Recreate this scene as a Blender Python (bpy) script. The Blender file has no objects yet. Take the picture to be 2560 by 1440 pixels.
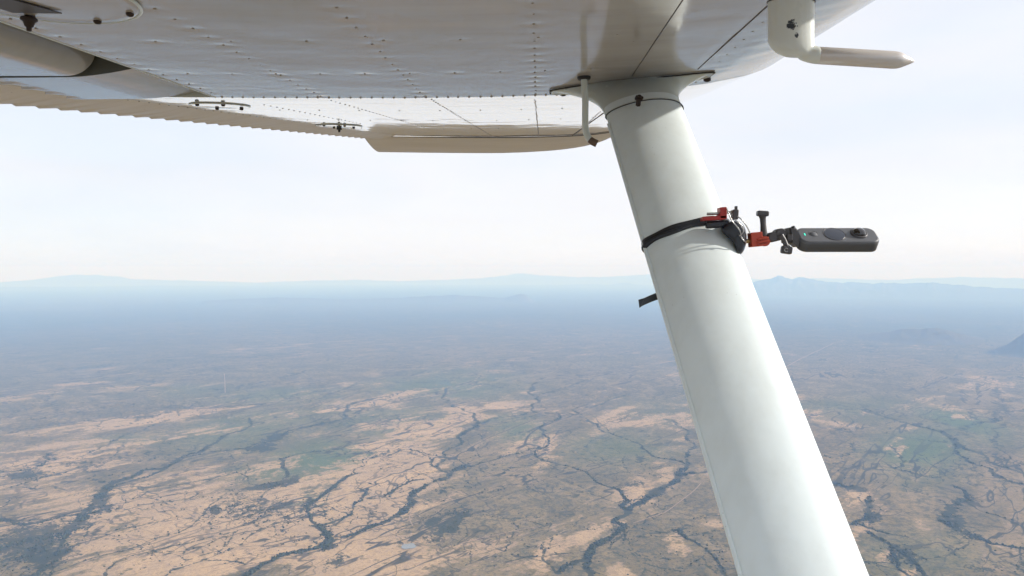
import bpy, bmesh, math, random
import numpy as np
from mathutils import Vector, Matrix, noise as mnoise
random.seed(7)
rng = np.random.default_rng(7)
R = math.radians
S = bpy.context.scene
C = S.collection

# ------------------------------------------------------------------ camera
F = 1828.0                       # focal length in pixels of a 2560 px wide frame
YAW = math.atan(65 / F)          # looking almost straight out along the wing
PITCH = math.atan(40 / F)        # and very slightly down
cam_d = bpy.data.cameras.new('camera')
cam = bpy.data.objects.new('camera', cam_d)
C.objects.link(cam)
cam_d.sensor_width = 36.0
cam_d.lens = 36.0 * F / 2560.0
cam_d.clip_start = 0.02
cam_d.clip_end = 300000.0
cam.location = (0, 0, 0)
cam.rotation_euler = (math.pi / 2 - PITCH, 0, YAW)
S.camera = cam
CAMR = cam.rotation_euler.to_matrix()

# ------------------------------------------------------------------ sky, sun, exposure
SUN_EL, SUN_AZ = R(27), R(90)    # azimuth measured from +Y (straight out) towards +X (flight direction)
w = bpy.data.worlds.new('World')
S.world = w
w.use_nodes = True
nt = w.node_tree
nt.nodes.clear()
wo = nt.nodes.new('ShaderNodeOutputWorld')
bg = nt.nodes.new('ShaderNodeBackground')
sky = nt.nodes.new('ShaderNodeTexSky')
sky.sky_type = 'NISHITA'
sky.sun_disc = False
sky.sun_elevation = SUN_EL
sky.sun_rotation = SUN_AZ
sky.altitude = 900
sky.air_density = 1.0
sky.dust_density = 1.0
sky.ozone_density = 1.0
# thin high cirrus veil mixed over the clear sky
tc = nt.nodes.new('ShaderNodeTexCoord')
mp = nt.nodes.new('ShaderNodeMapping')
mp.inputs['Scale'].default_value = (1.2, 1.2, 9.0)
mp.inputs['Rotation'].default_value = (0.06, -0.05, 0.0)
cn = nt.nodes.new('ShaderNodeTexNoise')
cn.inputs['Scale'].default_value = 2.2
cn.inputs['Detail'].default_value = 7.0
cn.inputs['Roughness'].default_value = 0.55
cn.inputs['Distortion'].default_value = 0.6
cr = nt.nodes.new('ShaderNodeMapRange')
cr.inputs['From Min'].default_value = 0.38
cr.inputs['From Max'].default_value = 0.72
cr.inputs['To Min'].default_value = 0.92
cr.inputs['To Max'].default_value = 0.98
mx = nt.nodes.new('ShaderNodeMix')
mx.data_type = 'RGBA'
cn2 = nt.nodes.new('ShaderNodeTexNoise')
cn2.inputs['Scale'].default_value = 1.7
cn2.inputs['Detail'].default_value = 5.0
cr2 = nt.nodes.new('ShaderNodeMapRange')
cr2.inputs['From Min'].default_value = 0.40
cr2.inputs['From Max'].default_value = 0.60
veil = nt.nodes.new('ShaderNodeMix')
veil.data_type = 'RGBA'
veil.inputs[6].default_value = (2.56, 2.70, 2.98, 1.0)
veil.inputs[7].default_value = (2.90, 2.89, 3.03, 1.0)
mp2 = nt.nodes.new('ShaderNodeMapping')
mp2.inputs['Scale'].default_value = (1.0, 1.0, 4.0)
mp2.inputs['Location'].default_value = (4.2, 1.1, 0.8)
nt.links.new(tc.outputs['Generated'], mp2.inputs['Vector'])
nt.links.new(mp2.outputs['Vector'], cn2.inputs['Vector'])
nt.links.new(cn2.outputs['Fac'], cr2.inputs['Value'])
nt.links.new(cr2.outputs['Result'], veil.inputs[0])
nt.links.new(veil.outputs[2], mx.inputs[7])
nt.links.new(tc.outputs['Generated'], mp.inputs['Vector'])
nt.links.new(mp.outputs['Vector'], cn.inputs['Vector'])
nt.links.new(cn.outputs['Fac'], cr.inputs['Value'])
nt.links.new(cr.outputs['Result'], mx.inputs[0])
nt.links.new(sky.outputs['Color'], mx.inputs[6])
nt.links.new(mx.outputs[2], bg.inputs['Color'])
bg.inputs['Strength'].default_value = 0.15
nt.links.new(bg.outputs['Background'], wo.inputs['Surface'])

sd = bpy.data.lights.new('sun', 'SUN')
sd.energy = 2.1
sd.angle = R(1.2)
sd.color = (1.0, 0.965, 0.925)
sun = bpy.data.objects.new('sun', sd)
C.objects.link(sun)
SUN_DIR = Vector((math.sin(SUN_AZ) * math.cos(SUN_EL), math.cos(SUN_AZ) * math.cos(SUN_EL), math.sin(SUN_EL)))
sun.rotation_euler = SUN_DIR.to_track_quat('Z', 'Y').to_euler()
sun.location = (3, 0, 8)

S.view_settings.view_transform = 'Standard'
S.view_settings.look = 'None'
S.view_settings.exposure = 1.12
S.view_settings.gamma = 1.0
S.view_settings.use_curve_mapping = False
S.cycles.use_denoising = True
S.cycles.use_light_tree = False
w.cycles.sampling_method = 'MANUAL'
w.cycles.sample_map_resolution = 256
S.cycles.max_bounces = 4
S.cycles.diffuse_bounces = 2
S.cycles.glossy_bounces = 3
S.cycles.volume_bounces = 1
S.cycles.sample_clamp_indirect = 6.0

# ------------------------------------------------------------------ helpers
ALT = 900.0                      # metres above the plain


def ray(px, py):
    d = CAMR @ Vector(((px - 1280.0) / F, (720.0 - py) / F, -1.0))
    return d / d.y               # scaled so that y = 1


def P(px, py, Y):
    return ray(px, py) * Y


def G(px, py, z=-ALT):
    d = ray(px, min(py, 2000))
    t = z / d.z
    return Vector((d.x * t, d.y * t))


def proj(x, y, z):
    """numpy arrays of world points -> pixels"""
    m = np.array(CAMR.transposed())
    cx = m[0, 0] * x + m[0, 1] * y + m[0, 2] * z
    cy = m[1, 0] * x + m[1, 1] * y + m[1, 2] * z
    cz = m[2, 0] * x + m[2, 1] * y + m[2, 2] * z
    cz = np.where(cz > -1e-6, -1e-6, cz)
    return 1280 + F * cx / -cz, 720 - F * cy / -cz


def link(name, me, mat, parent=None, smooth=True):
    o = bpy.data.objects.new(name, me)
    C.objects.link(o)
    if mat is not None:
        me.materials.append(mat)
    if smooth:
        me.polygons.foreach_set('use_smooth', [True] * len(me.polygons))
    if parent is not None:
        o.parent = parent
    return o


def mesh(name, verts, faces, mat, parent=None, smooth=True):
    me = bpy.data.meshes.new(name)
    me.from_pydata([tuple(v) for v in verts], [], faces)
    me.update()
    return link(name, me, mat, parent, smooth)


def npmesh(name, V, Q):
    """V (n,3) float, Q (m,k) int"""
    me = bpy.data.meshes.new(name)
    k = Q.shape[1]
    me.vertices.add(len(V))
    me.vertices.foreach_set('co', np.asarray(V, np.float32).ravel())
    me.loops.add(Q.size)
    me.loops.foreach_set('vertex_index', Q.astype(np.int32).ravel())
    me.polygons.add(len(Q))
    me.polygons.foreach_set('loop_start', np.arange(len(Q), dtype=np.int32) * k)
    me.polygons.foreach_set('loop_total', np.full(len(Q), k, np.int32))
    me.update(calc_edges=True)
    return me


def gridq(nu, nv, flip=False):
    i = np.arange(nu - 1)[:, None] * nv + np.arange(nv - 1)[None, :]
    i = i.ravel()
    q = np.stack([i, i + nv, i + nv + 1, i + 1], 1)
    return q[:, ::-1] if flip else q


def rings(name, rs, mat, parent=None, caps=True, closed=False, smooth=True):
    """rs: list of rings, each a list of Vectors of equal count"""
    n = len(rs[0])
    v = [p for r in rs for p in r]
    f = []
    m = len(rs)
    for a in range(m if closed else m - 1):
        b = (a + 1) % m
        for k in range(n):
            l = (k + 1) % n
            f.append((a * n + k, a * n + l, b * n + l, b * n + k))
    if caps and not closed:
        e0 = len(v)
        v += list(rs[0]) + list(rs[-1])
        f.append(tuple(e0 + k for k in range(n))[::-1])
        f.append(tuple(e0 + n + k for k in range(n)))
    return mesh(name, v, f, mat, parent, smooth)


def tube_rings(path, radii, n=12):
    out = []
    path = [Vector(p) for p in path]
    up = None
    for i, p in enumerate(path):
        a = path[max(i - 1, 0)]
        b = path[min(i + 1, len(path) - 1)]
        d = (b - a).normalized()
        if up is None:
            up = Vector((0, 0, 1)) if abs(d.z) < 0.9 else Vector((1, 0, 0))
        s = d.cross(up).normalized()
        up = s.cross(d).normalized()
        r = radii[i] if isinstance(radii, (list, tuple)) else radii
        out.append([p + (s * math.cos(t) + up * math.sin(t)) * r for t in [2 * math.pi * k / n for k in range(n)]])
    return out


def tube(name, path, radii, mat, parent=None, n=12, closed=False):
    return rings(name, tube_rings(path, radii, n), mat, parent, True, closed)


def box(name, cen, size, mat, parent=None, bevel=0.0, rot=None, seg=2):
    bm = bmesh.new()
    bmesh.ops.create_cube(bm, size=1.0)
    for v in bm.verts:
        v.co = Vector((v.co.x * size[0], v.co.y * size[1], v.co.z * size[2]))
    if bevel > 0:
        bmesh.ops.bevel(bm, geom=list(bm.edges), offset=bevel, segments=seg, profile=0.5, affect='EDGES')
    M = (rot.to_4x4() if rot is not None else Matrix.Identity(4))
    M = Matrix.Translation(cen) @ M
    bm.transform(M)
    me = bpy.data.meshes.new(name)
    bm.to_mesh(me)
    bm.free()
    return link(name, me, mat, parent, False)


def spline(pts, n):
    """Catmull-Rom through pts, n samples per span"""
    pts = [Vector(p) for p in pts]
    q = [pts[0]] + pts + [pts[-1]]
    out = []
    for i in range(1, len(q) - 2):
        a, b, c, d = q[i - 1], q[i], q[i + 1], q[i + 2]
        for k in range(n):
            t = k / n
            out.append(0.5 * ((2 * b) + (c - a) * t + (2 * a - 5 * b + 4 * c - d) * t * t + (3 * b - a - 3 * c + d) * t ** 3))
    out.append(pts[-1])
    return out


def tag(o, label=None, cat=None, group=None, kind=None):
    if label: o['label'] = label
    if cat: o['category'] = cat
    if group: o['group'] = group
    if kind: o['kind'] = kind
    return o


def empty(name, loc=(0, 0, 0)):
    o = bpy.data.objects.new(name, None)
    C.objects.link(o)
    o.location = loc
    o.empty_display_size = 0.1
    return o


def adopt(o, root):
    """parent keeping world coordinates"""
    o.parent = root
    o.matrix_parent_inverse = Matrix.Translation(-Vector(root.location))
    return o


# ---- lattice noise in numpy
def vnoise(x, y, seed=0):
    xi = np.floor(x).astype(np.int64)
    yi = np.floor(y).astype(np.int64)
    xf = x - xi
    yf = y - yi

    def h(a, b):
        n = (a * 374761393 + b * 668265263 + seed * 1274126177) & 0xFFFFFFFF
        n = ((n ^ (n >> 13)) * 1274126177) & 0xFFFFFFFF
        n = n ^ (n >> 16)
        return (n & 0xFFFF) / 65535.0
    u = xf * xf * xf * (xf * (xf * 6 - 15) + 10)
    v = yf * yf * yf * (yf * (yf * 6 - 15) + 10)
    a = h(xi, yi); b = h(xi + 1, yi); c = h(xi, yi + 1); d = h(xi + 1, yi + 1)
    return (a * (1 - u) + b * u) * (1 - v) + (c * (1 - u) + d * u) * v


def fbm(x, y, octv=5, seed=0, gain=0.5):
    s = np.zeros_like(x, dtype=float)
    a, t = 1.0, 0.0
    for o in range(octv):
        s += a * vnoise(x * 2 ** o + 17.3 * o, y * 2 ** o - 9.1 * o, seed + o)
        t += a
        a *= gain
    return s / t


# ------------------------------------------------------------------ materials
def nodes_of(m):
    m.use_nodes = True
    nt = m.node_tree
    return nt, nt.nodes['Principled BSDF']


def node(nt, typ, **kw):
    n = nt.nodes.new(typ)
    for k, v in kw.items():
        if k in n.inputs:
            n.inputs[k].default_value = v
        else:
            setattr(n, k, v)
    return n


def mat_plain(name, col, rough=0.5, metal=0.0, coat=0.0, var=0.08, scale=40.0, bump=0.0, spec=0.5):
    m = bpy.data.materials.new(name)
    nt, b = nodes_of(m)
    t = node(nt, 'ShaderNodeTexCoord')
    n = node(nt, 'ShaderNodeTexNoise', Scale=scale, Detail=5.0, Roughness=0.6)
    nt.links.new(t.outputs['Object'], n.inputs['Vector'])
    r = node(nt, 'ShaderNodeMix', data_type='RGBA')
    r.inputs[6].default_value = (*[c * (1 - var) for c in col], 1)
    r.inputs[7].default_value = (*[min(1, c * (1 + var)) for c in col], 1)
    nt.links.new(n.outputs['Fac'], r.inputs[0])
    nt.links.new(r.outputs[2], b.inputs['Base Color'])
    b.inputs['Roughness'].default_value = rough
    b.inputs['Metallic'].default_value = metal
    b.inputs['Coat Weight'].default_value = coat
    b.inputs['Specular IOR Level'].default_value = spec
    if bump > 0:
        bp = node(nt, 'ShaderNodeBump', Strength=bump, Distance=0.001)
        nt.links.new(n.outputs['Fac'], bp.inputs['Height'])
        nt.links.new(bp.outputs['Normal'], b.inputs['Normal'])
    return m


def mat_paint(name, col, rough=0.12, dirt=0.25, streak=(1.5, 14, 14), spots=True, chips=None, coat=0.0, sscale=26.0, wob=0.0):
    """aircraft enamel with streaked grime, dust specks and slight orange-peel"""
    m = bpy.data.materials.new(name)
    nt, b = nodes_of(m)
    L = nt.links.new
    t = node(nt, 'ShaderNodeTexCoord')
    mp = node(nt, 'ShaderNodeMapping')
    mp.inputs['Scale'].default_value = streak
    L(t.outputs['Object'], mp.inputs['Vector'])
    n1 = node(nt, 'ShaderNodeTexNoise', Scale=1.6, Detail=6.0, Roughness=0.62)
    L(mp.outputs['Vector'], n1.inputs['Vector'])
    r1 = node(nt, 'ShaderNodeMapRange')
    r1.inputs['From Min'].default_value = 0.42
    r1.inputs['From Max'].default_value = 0.78
    r1.inputs['To Max'].default_value = dirt
    L(n1.outputs['Fac'], r1.inputs['Value'])
    mixd = node(nt, 'ShaderNodeMix', data_type='RGBA')
    mixd.inputs[6].default_value = (*col, 1)
    mixd.inputs[7].default_value = (col[0] * 0.55, col[1] * 0.50, col[2] * 0.42, 1)
    L(r1.outputs['Result'], mixd.inputs[0])
    last = mixd.outputs[2]
    if spots:
        v = node(nt, 'ShaderNodeTexVoronoi', Scale=sscale, Randomness=1.0)
        L(t.outputs['Object'], v.inputs['Vector'])
        lt = node(nt, 'ShaderNodeMath', operation='LESS_THAN')
        lt.inputs[1].default_value = 0.045
        L(v.outputs['Distance'], lt.inputs[0])
        sc = node(nt, 'ShaderNodeSeparateColor')
        L(v.outputs['Color'], sc.inputs[0])
        gt = node(nt, 'ShaderNodeMath', operation='GREATER_THAN')
        gt.inputs[1].default_value = 0.72
        L(sc.outputs[0], gt.inputs[0])
        mu = node(nt, 'ShaderNodeMath', operation='MULTIPLY')
        L(lt.outputs[0], mu.inputs[0]); L(gt.outputs[0], mu.inputs[1])
        mu2 = node(nt, 'ShaderNodeMath', operation='MULTIPLY')
        mu2.inputs[1].default_value = 0.5
        L(mu.outputs[0], mu2.inputs[0])
        ms = node(nt, 'ShaderNodeMix', data_type='RGBA')
        ms.inputs[7].default_value = (0.16, 0.13, 0.10, 1)
        L(mu2.outputs[0], ms.inputs[0]); L(last, ms.inputs[6])
        last = ms.outputs[2]
    for cx in (chips or []):
        pos, rad, thr = cx
        d = node(nt, 'ShaderNodeVectorMath', operation='DISTANCE')
        d.inputs[1].default_value = pos
        L(t.outputs['Object'], d.inputs[0])
        rr = node(nt, 'ShaderNodeMapRange')
        rr.inputs['From Min'].default_value = 0.0
        rr.inputs['From Max'].default_value = rad
        rr.inputs['To Min'].default_value = 0.30
        rr.inputs['To Max'].default_value = -0.25
        L(d.outputs['Value'], rr.inputs['Value'])
        nn = node(nt, 'ShaderNodeTexNoise', Scale=160.0, Detail=4.0, Roughness=0.7)
        L(t.outputs['Object'], nn.inputs['Vector'])
        ad = node(nt, 'ShaderNodeMath', operation='ADD')
        L(rr.outputs['Result'], ad.inputs[0]); L(nn.outputs['Fac'], ad.inputs[1])
        g = node(nt, 'ShaderNodeMath', operation='GREATER_THAN')
        g.inputs[1].default_value = thr
        L(ad.outputs[0], g.inputs[0])
        mc = node(nt, 'ShaderNodeMix', data_type='RGBA')
        mc.inputs[7].default_value = (0.05, 0.06, 0.07, 1)
        L(g.outputs[0], mc.inputs[0]); L(last, mc.inputs[6])
        last = mc.outputs[2]
    L(last, b.inputs['Base Color'])
    b.inputs['Roughness'].default_value = rough
    b.inputs['Coat Weight'].default_value = coat
    b.inputs['Coat Roughness'].default_value = 0.04
    rr = node(nt, 'ShaderNodeMapRange')
    rr.inputs['To Min'].default_value = rough * 0.7
    rr.inputs['To Max'].default_value = rough * 1.6
    L(n1.outputs['Fac'], rr.inputs['Value'])
    L(rr.outputs['Result'], b.inputs['Roughness'])
    if wob > 0:
        nb = node(nt, 'ShaderNodeTexNoise', Scale=11.0, Detail=3.0, Roughness=0.55)
        L(t.outputs['Object'], nb.inputs['Vector'])
        bp = node(nt, 'ShaderNodeBump', Strength=wob, Distance=0.004)
        L(nb.outputs['Fac'], bp.inputs['Height'])
        L(bp.outputs['Normal'], b.inputs['Normal'])
    return m


WINGSHADEM = mat_paint('wing enamel', (0.53, 0.497, 0.462), 0.12, 0.34, coat=0.15)  # white paint with the inner underside's shade darkened into its base colour
WINGLITM = mat_paint('sky bright wing enamel', (0.72, 0.72, 0.71), 0.10, 0.15, coat=0.9)  # same white paint, base raised for the sky brightness on the outer panel
STRUTM = mat_paint('strut enamel', (0.80, 0.875, 0.868), 0.42, 0.20, (14, 14, 1.6), sscale=75.0, wob=0.30)
FAIRM = mat_paint('fairing enamel', (0.72, 0.78, 0.73), 0.22, 0.22, (6, 6, 3), wob=0.35)
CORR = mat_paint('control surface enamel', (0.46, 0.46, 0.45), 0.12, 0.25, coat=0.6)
TIPM = mat_paint('bounce tinted enamel', (0.84, 0.785, 0.71), 0.38, 0.2)  # warm base tint stands in for light bounced off the ground
DARKSEAM = mat_plain('sealant', (0.035, 0.03, 0.028), 0.7)
LINEM = mat_plain('skin seam', (0.10, 0.09, 0.08), 0.6)
DOTM = mat_plain('weathered rivet', (0.36, 0.335, 0.31), 0.5, var=0.3)
RIVM = mat_plain('rivet paint', (0.36, 0.32, 0.28), 0.3, var=0.2)
BOLTM = mat_plain('rusty bolt', (0.05, 0.035, 0.03), 0.55, 0.4, var=0.4, scale=300)
RUBBER = mat_plain('black rubber', (0.02, 0.022, 0.026), 0.55, bump=0.3, scale=400)
TAPE = mat_plain('black tape', (0.020, 0.024, 0.032), 0.30, bump=0.8, scale=120)
PLAST = mat_plain('dark grey plastic', (0.075, 0.07, 0.072), 0.42, var=0.2, scale=200)
CAMM = mat_plain('camera body', (0.115, 0.12, 0.13), 0.5, var=0.15, scale=600, bump=0.25)
CAMS = mat_plain('camera side grip', (0.085, 0.085, 0.087), 0.6, var=0.2, scale=900, bump=0.5)  # slightly darker tone for the camera's sides
GLASSM = mat_plain('lens glass', (0.01, 0.008, 0.01), 0.03, coat=1.0)
SCREENM = mat_plain('dark screen', (0.035, 0.042, 0.06), 0.12)
REDM = mat_plain('red anodised metal', (0.42, 0.035, 0.03), 0.38, 0.25, var=0.12)
ORANGEM = mat_plain('red orange plastic', (0.55, 0.075, 0.035), 0.42, var=0.1)
STEEL = mat_plain('bright steel', (0.55, 0.54, 0.52), 0.28, 1.0, var=0.1, scale=90)
BRASS = mat_plain('brass thread', (0.45, 0.33, 0.16), 0.35, 1.0)
PROBE = mat_plain('pitot metal', (0.76, 0.72, 0.69), 0.32, 0.2, var=0.06, scale=30)
PLACARD = mat_plain('dark placard', (0.07, 0.065, 0.07), 0.5)
BROWN = mat_plain('stained tube end', (0.16, 0.11, 0.08), 0.6, var=0.3, scale=150)
LED = bpy.data.materials.new('green led')
_nt, _b = nodes_of(LED)
_b.inputs['Base Color'].default_value = (0.02, 0.4, 0.3, 1)
_b.inputs['Emission Color'].default_value = (0.05, 0.8, 0.55, 1)
_b.inputs['Emission Strength'].default_value = 0.6

# ================================================================== GROUND
def cv(pts, ox, oy, s):
    return [(ox + x * s, oy + y * s) for x, y in pts]


A = lambda *p: cv(p, 0, 1000, 0.3516)        # lower left
B = lambda *p: cv(p, 800, 900, 0.4141)       # lower middle
D = lambda *p: cv(p, 1850, 640, 0.5556)      # right
E = lambda *p: cv(p, 0, 640, 0.3516)         # upper left
# creeks: (polyline in pixels of the photograph laid onto the plain, half width in metres, strength)
CREEKS = [
    (A((280, 1252), (340, 1180), (420, 1080), (500, 970), (560, 880), (650, 780)), 13, 1),
    (A((560, 880), (650, 780), (700, 710), (780, 620), (880, 550)), 30, 1),
    (A((880, 550), (990, 490), (1150, 470), (1280, 400), (1420, 350), (1480, 310), (1640, 230), (1700, 210)), 17, .9),
    (A((700, 660), (900, 590), (1150, 480), (1300, 410), (1450, 380), (1640, 350), (1820, 325)), 11, .9),
    (A((1640, 230), (1760, 190), (1790, 120)), 14, .8),
    (A((1820, 310), (1960, 260), (2100, 200), (2250, 165), (2420, 125), (2450, 60), (2560, 40)), 17, .9),
    (A((700, 800), (500, 815), (350, 850), (200, 880), (0, 850)), 22, .9),
    (A((560, 900), (400, 960), (200, 1020), (0, 1080)), 60, .75),
    (A((300, 1180), (180, 1130), (0, 1150)), 40, .7),
    (A((1980, 410), (2030, 490), (2040, 560)), 13, .9),
    (A((1980, 410), (2150, 370), (2300, 350), (2420, 350)), 9, .8),
    (A((2560, 500), (2420, 570), (2350, 640), (2280, 690), (2170, 760), (2230, 810), (2290, 890), (2330, 950)), 9, 1),
    (A((2280, 880), (2330, 950), (2330, 1060)), 28, 1),
    (A((2320, 1030), (2240, 1060), (2000, 1110), (1900, 1160), (1750, 1235), (1600, 1300)), 12, 1),
    (A((2320, 1020), (2450, 980), (2560, 930)), 26, .8),
    (A((2510, 760), (2500, 800), (2400, 870), (2310, 890)), 7, .9),
    (A((760, 1252), (850, 1160), (940, 1110), (1120, 1070), (1330, 1010), (1640, 940)), 4.5, .8),
    (A((380, 1230), (560, 1150), (720, 1100), (900, 1070), (1050, 1020), (1150, 970), (1280, 930), (1380, 850), (1470, 790), (1550, 700), (1650, 630)), 4.5, .8),
    (A((750, 790), (950, 770), (1100, 730), (1350, 690), (1400, 640)), 4.5, .8),
    (A((770, 750), (900, 720), (1040, 680), (1070, 630)), 4, .8),
    (A((0, 640), (140, 600), (340, 535), (440, 500)), 6, .7),
    (A((0, 500), (120, 490), (240, 475), (330, 420), (360, 380)), 15, .8),
    (A((0, 545), (200, 500), (420, 450), (680, 430)), 8, .6),
    (A((0, 740), (90, 700), (180, 690)), 7, .6),
    (A((430, 420), (520, 400), (650, 350), (740, 310), (900, 240), (1050, 200), (1260, 130)), 6, .7),
    (A((1420, 580), (1560, 540), (1700, 500)), 5, .7),
    (A((560, 900), (640, 880), (720, 870)), 5, .8),
    (A((900, 940), (1000, 920), (1180, 860), (1350, 800)), 3.5, .6),
    (A((480, 1060), (600, 1010), (740, 960), (860, 910)), 3.5, .6),
    (A((1150, 1252), (1250, 1190), (1400, 1110), (1560, 1070)), 4, .5),
    (A((0, 95), (200, 75), (330, 40), (430, 10)), 9, .6),
    (A((0, 160), (250, 130), (500, 95), (620, 70)), 9, .6),
    (A((0, 240), (180, 205), (400, 165), (640, 140), (900, 130), (1100, 95), (1300, 70)), 10, .7),
    (A((200, 200), (420, 150), (700, 110)), 5, .6),
    (E((480, 800), (870, 765), (1300, 740), (1650, 720), (2200, 690)), 110, .45),
    (E((1380, 960), (1700, 930), (1850, 890), (2100, 870)), 20, .5),
    (E((0, 980), (300, 960), (700, 900), (1100, 830)), 14, .4),
    (E((0, 1120), (400, 1060), (760, 1040), (1200, 1070)), 10, .5),
    (E((1050, 1140), (1300, 1080), (1700, 1060), (2200, 1020), (2560, 900)), 13, .6),
    (B((0, 380), (130, 350), (150, 270), (290, 240), (420, 210), (580, 185)), 15, .8),
    (B((770, 170), (770, 240), (830, 285), (900, 320), (950, 360)), 13, .9),
    (B((950, 360), (940, 400), (880, 430), (830, 460), (830, 510)), 20, 1),
    (B((830, 510), (740, 580), (730, 640), (790, 670)), 10, .8),
    (B((950, 380), (1050, 350), (1200, 320), (1290, 310)), 15, .9),
    (B((1290, 310), (1300, 230), (1270, 210), (1280, 170), (1310, 140)), 13, .9),
    (B((1290, 210), (1450, 180), (1530, 150), (1640, 110)), 9, .8),
    (B((1290, 315), (1430, 325), (1420, 350), (1350, 390), (1350, 430), (1380, 470), (1370, 520), (1330, 560), (1370, 600)), 9, .9),
    (B((1370, 600), (1450, 620), (1560, 665), (1640, 700), (1710, 745), (1800, 790), (1850, 830)), 9, 1),
    (B((1850, 830), (1810, 870), (1830, 920), (1770, 970), (1830, 1000)), 17, 1),
    (B((1830, 920), (1870, 880), (1950, 830), (2050, 780), (2120, 730), (2160, 690)), 22, 1),
    (B((1830, 1000), (1750, 1060), (1690, 1110), (1620, 1200)), 15, 1),
    (B((1690, 1110), (1620, 1200), (1600, 1250), (1640, 1304), (1660, 1400)), 14, 1),
    (B((1620, 1200), (1500, 1240), (1450, 1304)), 14, 1),
    (B((1830, 1000), (1825, 1060), (1830, 1100)), 6, .7),
    (B((2160, 690), (2220, 680), (2370, 650), (2500, 620)), 13, 1),
    (B((2160, 690), (2210, 640), (2180, 600), (2020, 570), (1930, 510), (1850, 480), (1730, 430), (1650, 380), (1560, 330), (1540, 290), (1700, 270), (1750, 230), (1860, 200)), 10, .9),
    (B((2220, 620), (2250, 520), (2240, 480), (2190, 390), (2100, 350)), 12, .7),
    (B((1560, 330), (1430, 325)), 7, .8),
    (B((1660, 385), (1800, 370), (1870, 330)), 6, .6),
    (B((790, 670), (960, 620), (1080, 590), (1200, 560), (1340, 530)), 8, .9),
    (B((860, 640), (790, 680), (740, 720)), 22, .9),
    (B((790, 680), (640, 750), (560, 810)), 11, .9),
    (B((560, 790), (550, 870), (500, 920)), 17, 1),
    (B((500, 920), (360, 980), (250, 1030), (120, 1090), (0, 1120)), 13, .9),
    (B((730, 640), (650, 590), (620, 550)), 8, .7),
    (B((250, 600), (420, 565), (520, 540), (640, 550), (740, 580)), 8, .8),
    (B((250, 820), (350, 820), (450, 770), (520, 730), (600, 710)), 6, .9),
    (B((270, 780), (250, 820), (200, 890), (190, 930), (120, 960), (0, 990)), 8, .9),
    (B((240, 640), (310, 600), (430, 540)), 5, .7),
    (B((100, 720), (200, 680), (250, 630), (330, 560)), 5, .7),
    (B((0, 830), (60, 780), (140, 720)), 8, .7),
    (B((1340, 1140), (1360, 1100), (1430, 1050), (1530, 1010)), 3, .5),
    (B((1360, 1140), (1345, 1200), (1420, 1280), (1450, 1310)), 4, .8),
    (B((880, 950), (1000, 935), (1100, 920)), 3, .6),
    (B((2180, 1010), (2240, 1090), (2340, 1150), (2420, 1200), (2470, 1304)), 7, .8),
    (B((2200, 1030), (2300, 1030), (2440, 1010)), 4, .5),
    (B((840, 910), (980, 890)), 4, .6), (B((960, 800), (1140, 770)), 8, .5), (B((1100, 690), (1190, 640)), 10, .6),
    (B((1490, 730), (1620, 790), (1720, 830), (1800, 850)), 4, .7),
    (B((1820, 560), (1850, 640), (1870, 680), (1950, 700)), 5, .6),
    (B((2000, 630), (2060, 680), (2100, 710)), 4, .5),
    (B((1460, 850), (1500, 890), (1580, 910)), 5, .4),
    (B((960, 570), (960, 470), (940, 420)), 6, .5),
    (D((570, 690), (640, 720), (750, 750), (870, 780), (960, 820), (1000, 860), (1090, 900), (1180, 940), (1278, 970), (1400, 1000)), 22, .9),
    (D((960, 850), (1010, 910), (1150, 960), (1200, 1000), (1278, 1015), (1400, 1040)), 15, .9),
    (D((640, 790), (720, 815), (850, 835), (960, 840)), 13, .6),
    (D((1150, 590), (1170, 650), (1190, 700), (1130, 740), (1080, 760), (1000, 780), (980, 830)), 26, .6),
    (D((1080, 760), (1030, 690)), 12, .7), (D((1170, 660), (1278, 640)), 14, .5),
    (D((1190, 750), (1160, 800), (1200, 900), (1260, 940)), 14, .6),
    (D((680, 850), (720, 890), (750, 930), (840, 905)), 6, .8),
    (D((750, 930), (700, 950), (800, 980), (880, 995)), 9, .8),
    (D((990, 1040), (1000, 1070), (1030, 1090)), 16, 1),
    (D((960, 1100), (940, 1130), (930, 1180), (970, 1220), (1050, 1250)), 24, .9),
    (D((1050, 1250), (1150, 1280), (1278, 1300), (1400, 1330)), 13, .8),
    (D((1000, 1095), (1060, 1130), (1150, 1160), (1278, 1190)), 6, .8),
    (D((430, 1010), (480, 1030), (550, 1030)), 15, .9),
    (D((560, 1070), (570, 1120), (580, 1170), (540, 1200), (490, 1205), (420, 1190)), 13, .9),
    (D((540, 1200), (620, 1230), (710, 1250)), 10, 1),
    (D((600, 1240), (650, 1280), (690, 1310), (760, 1350), (800, 1380), (840, 1430)), 12, 1),
    (D((690, 1310), (710, 1380), (760, 1430)), 6, .9),
    (D((350, 870), (430, 910), (480, 870), (490, 830)), 8, .7),
    (D((420, 780), (480, 780), (470, 790)), 14, .6),
    (D((290, 640), (400, 680), (570, 690)), 14, .35),
    (D((880, 600), (990, 570), (1100, 560)), 12, .35),
]
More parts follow.
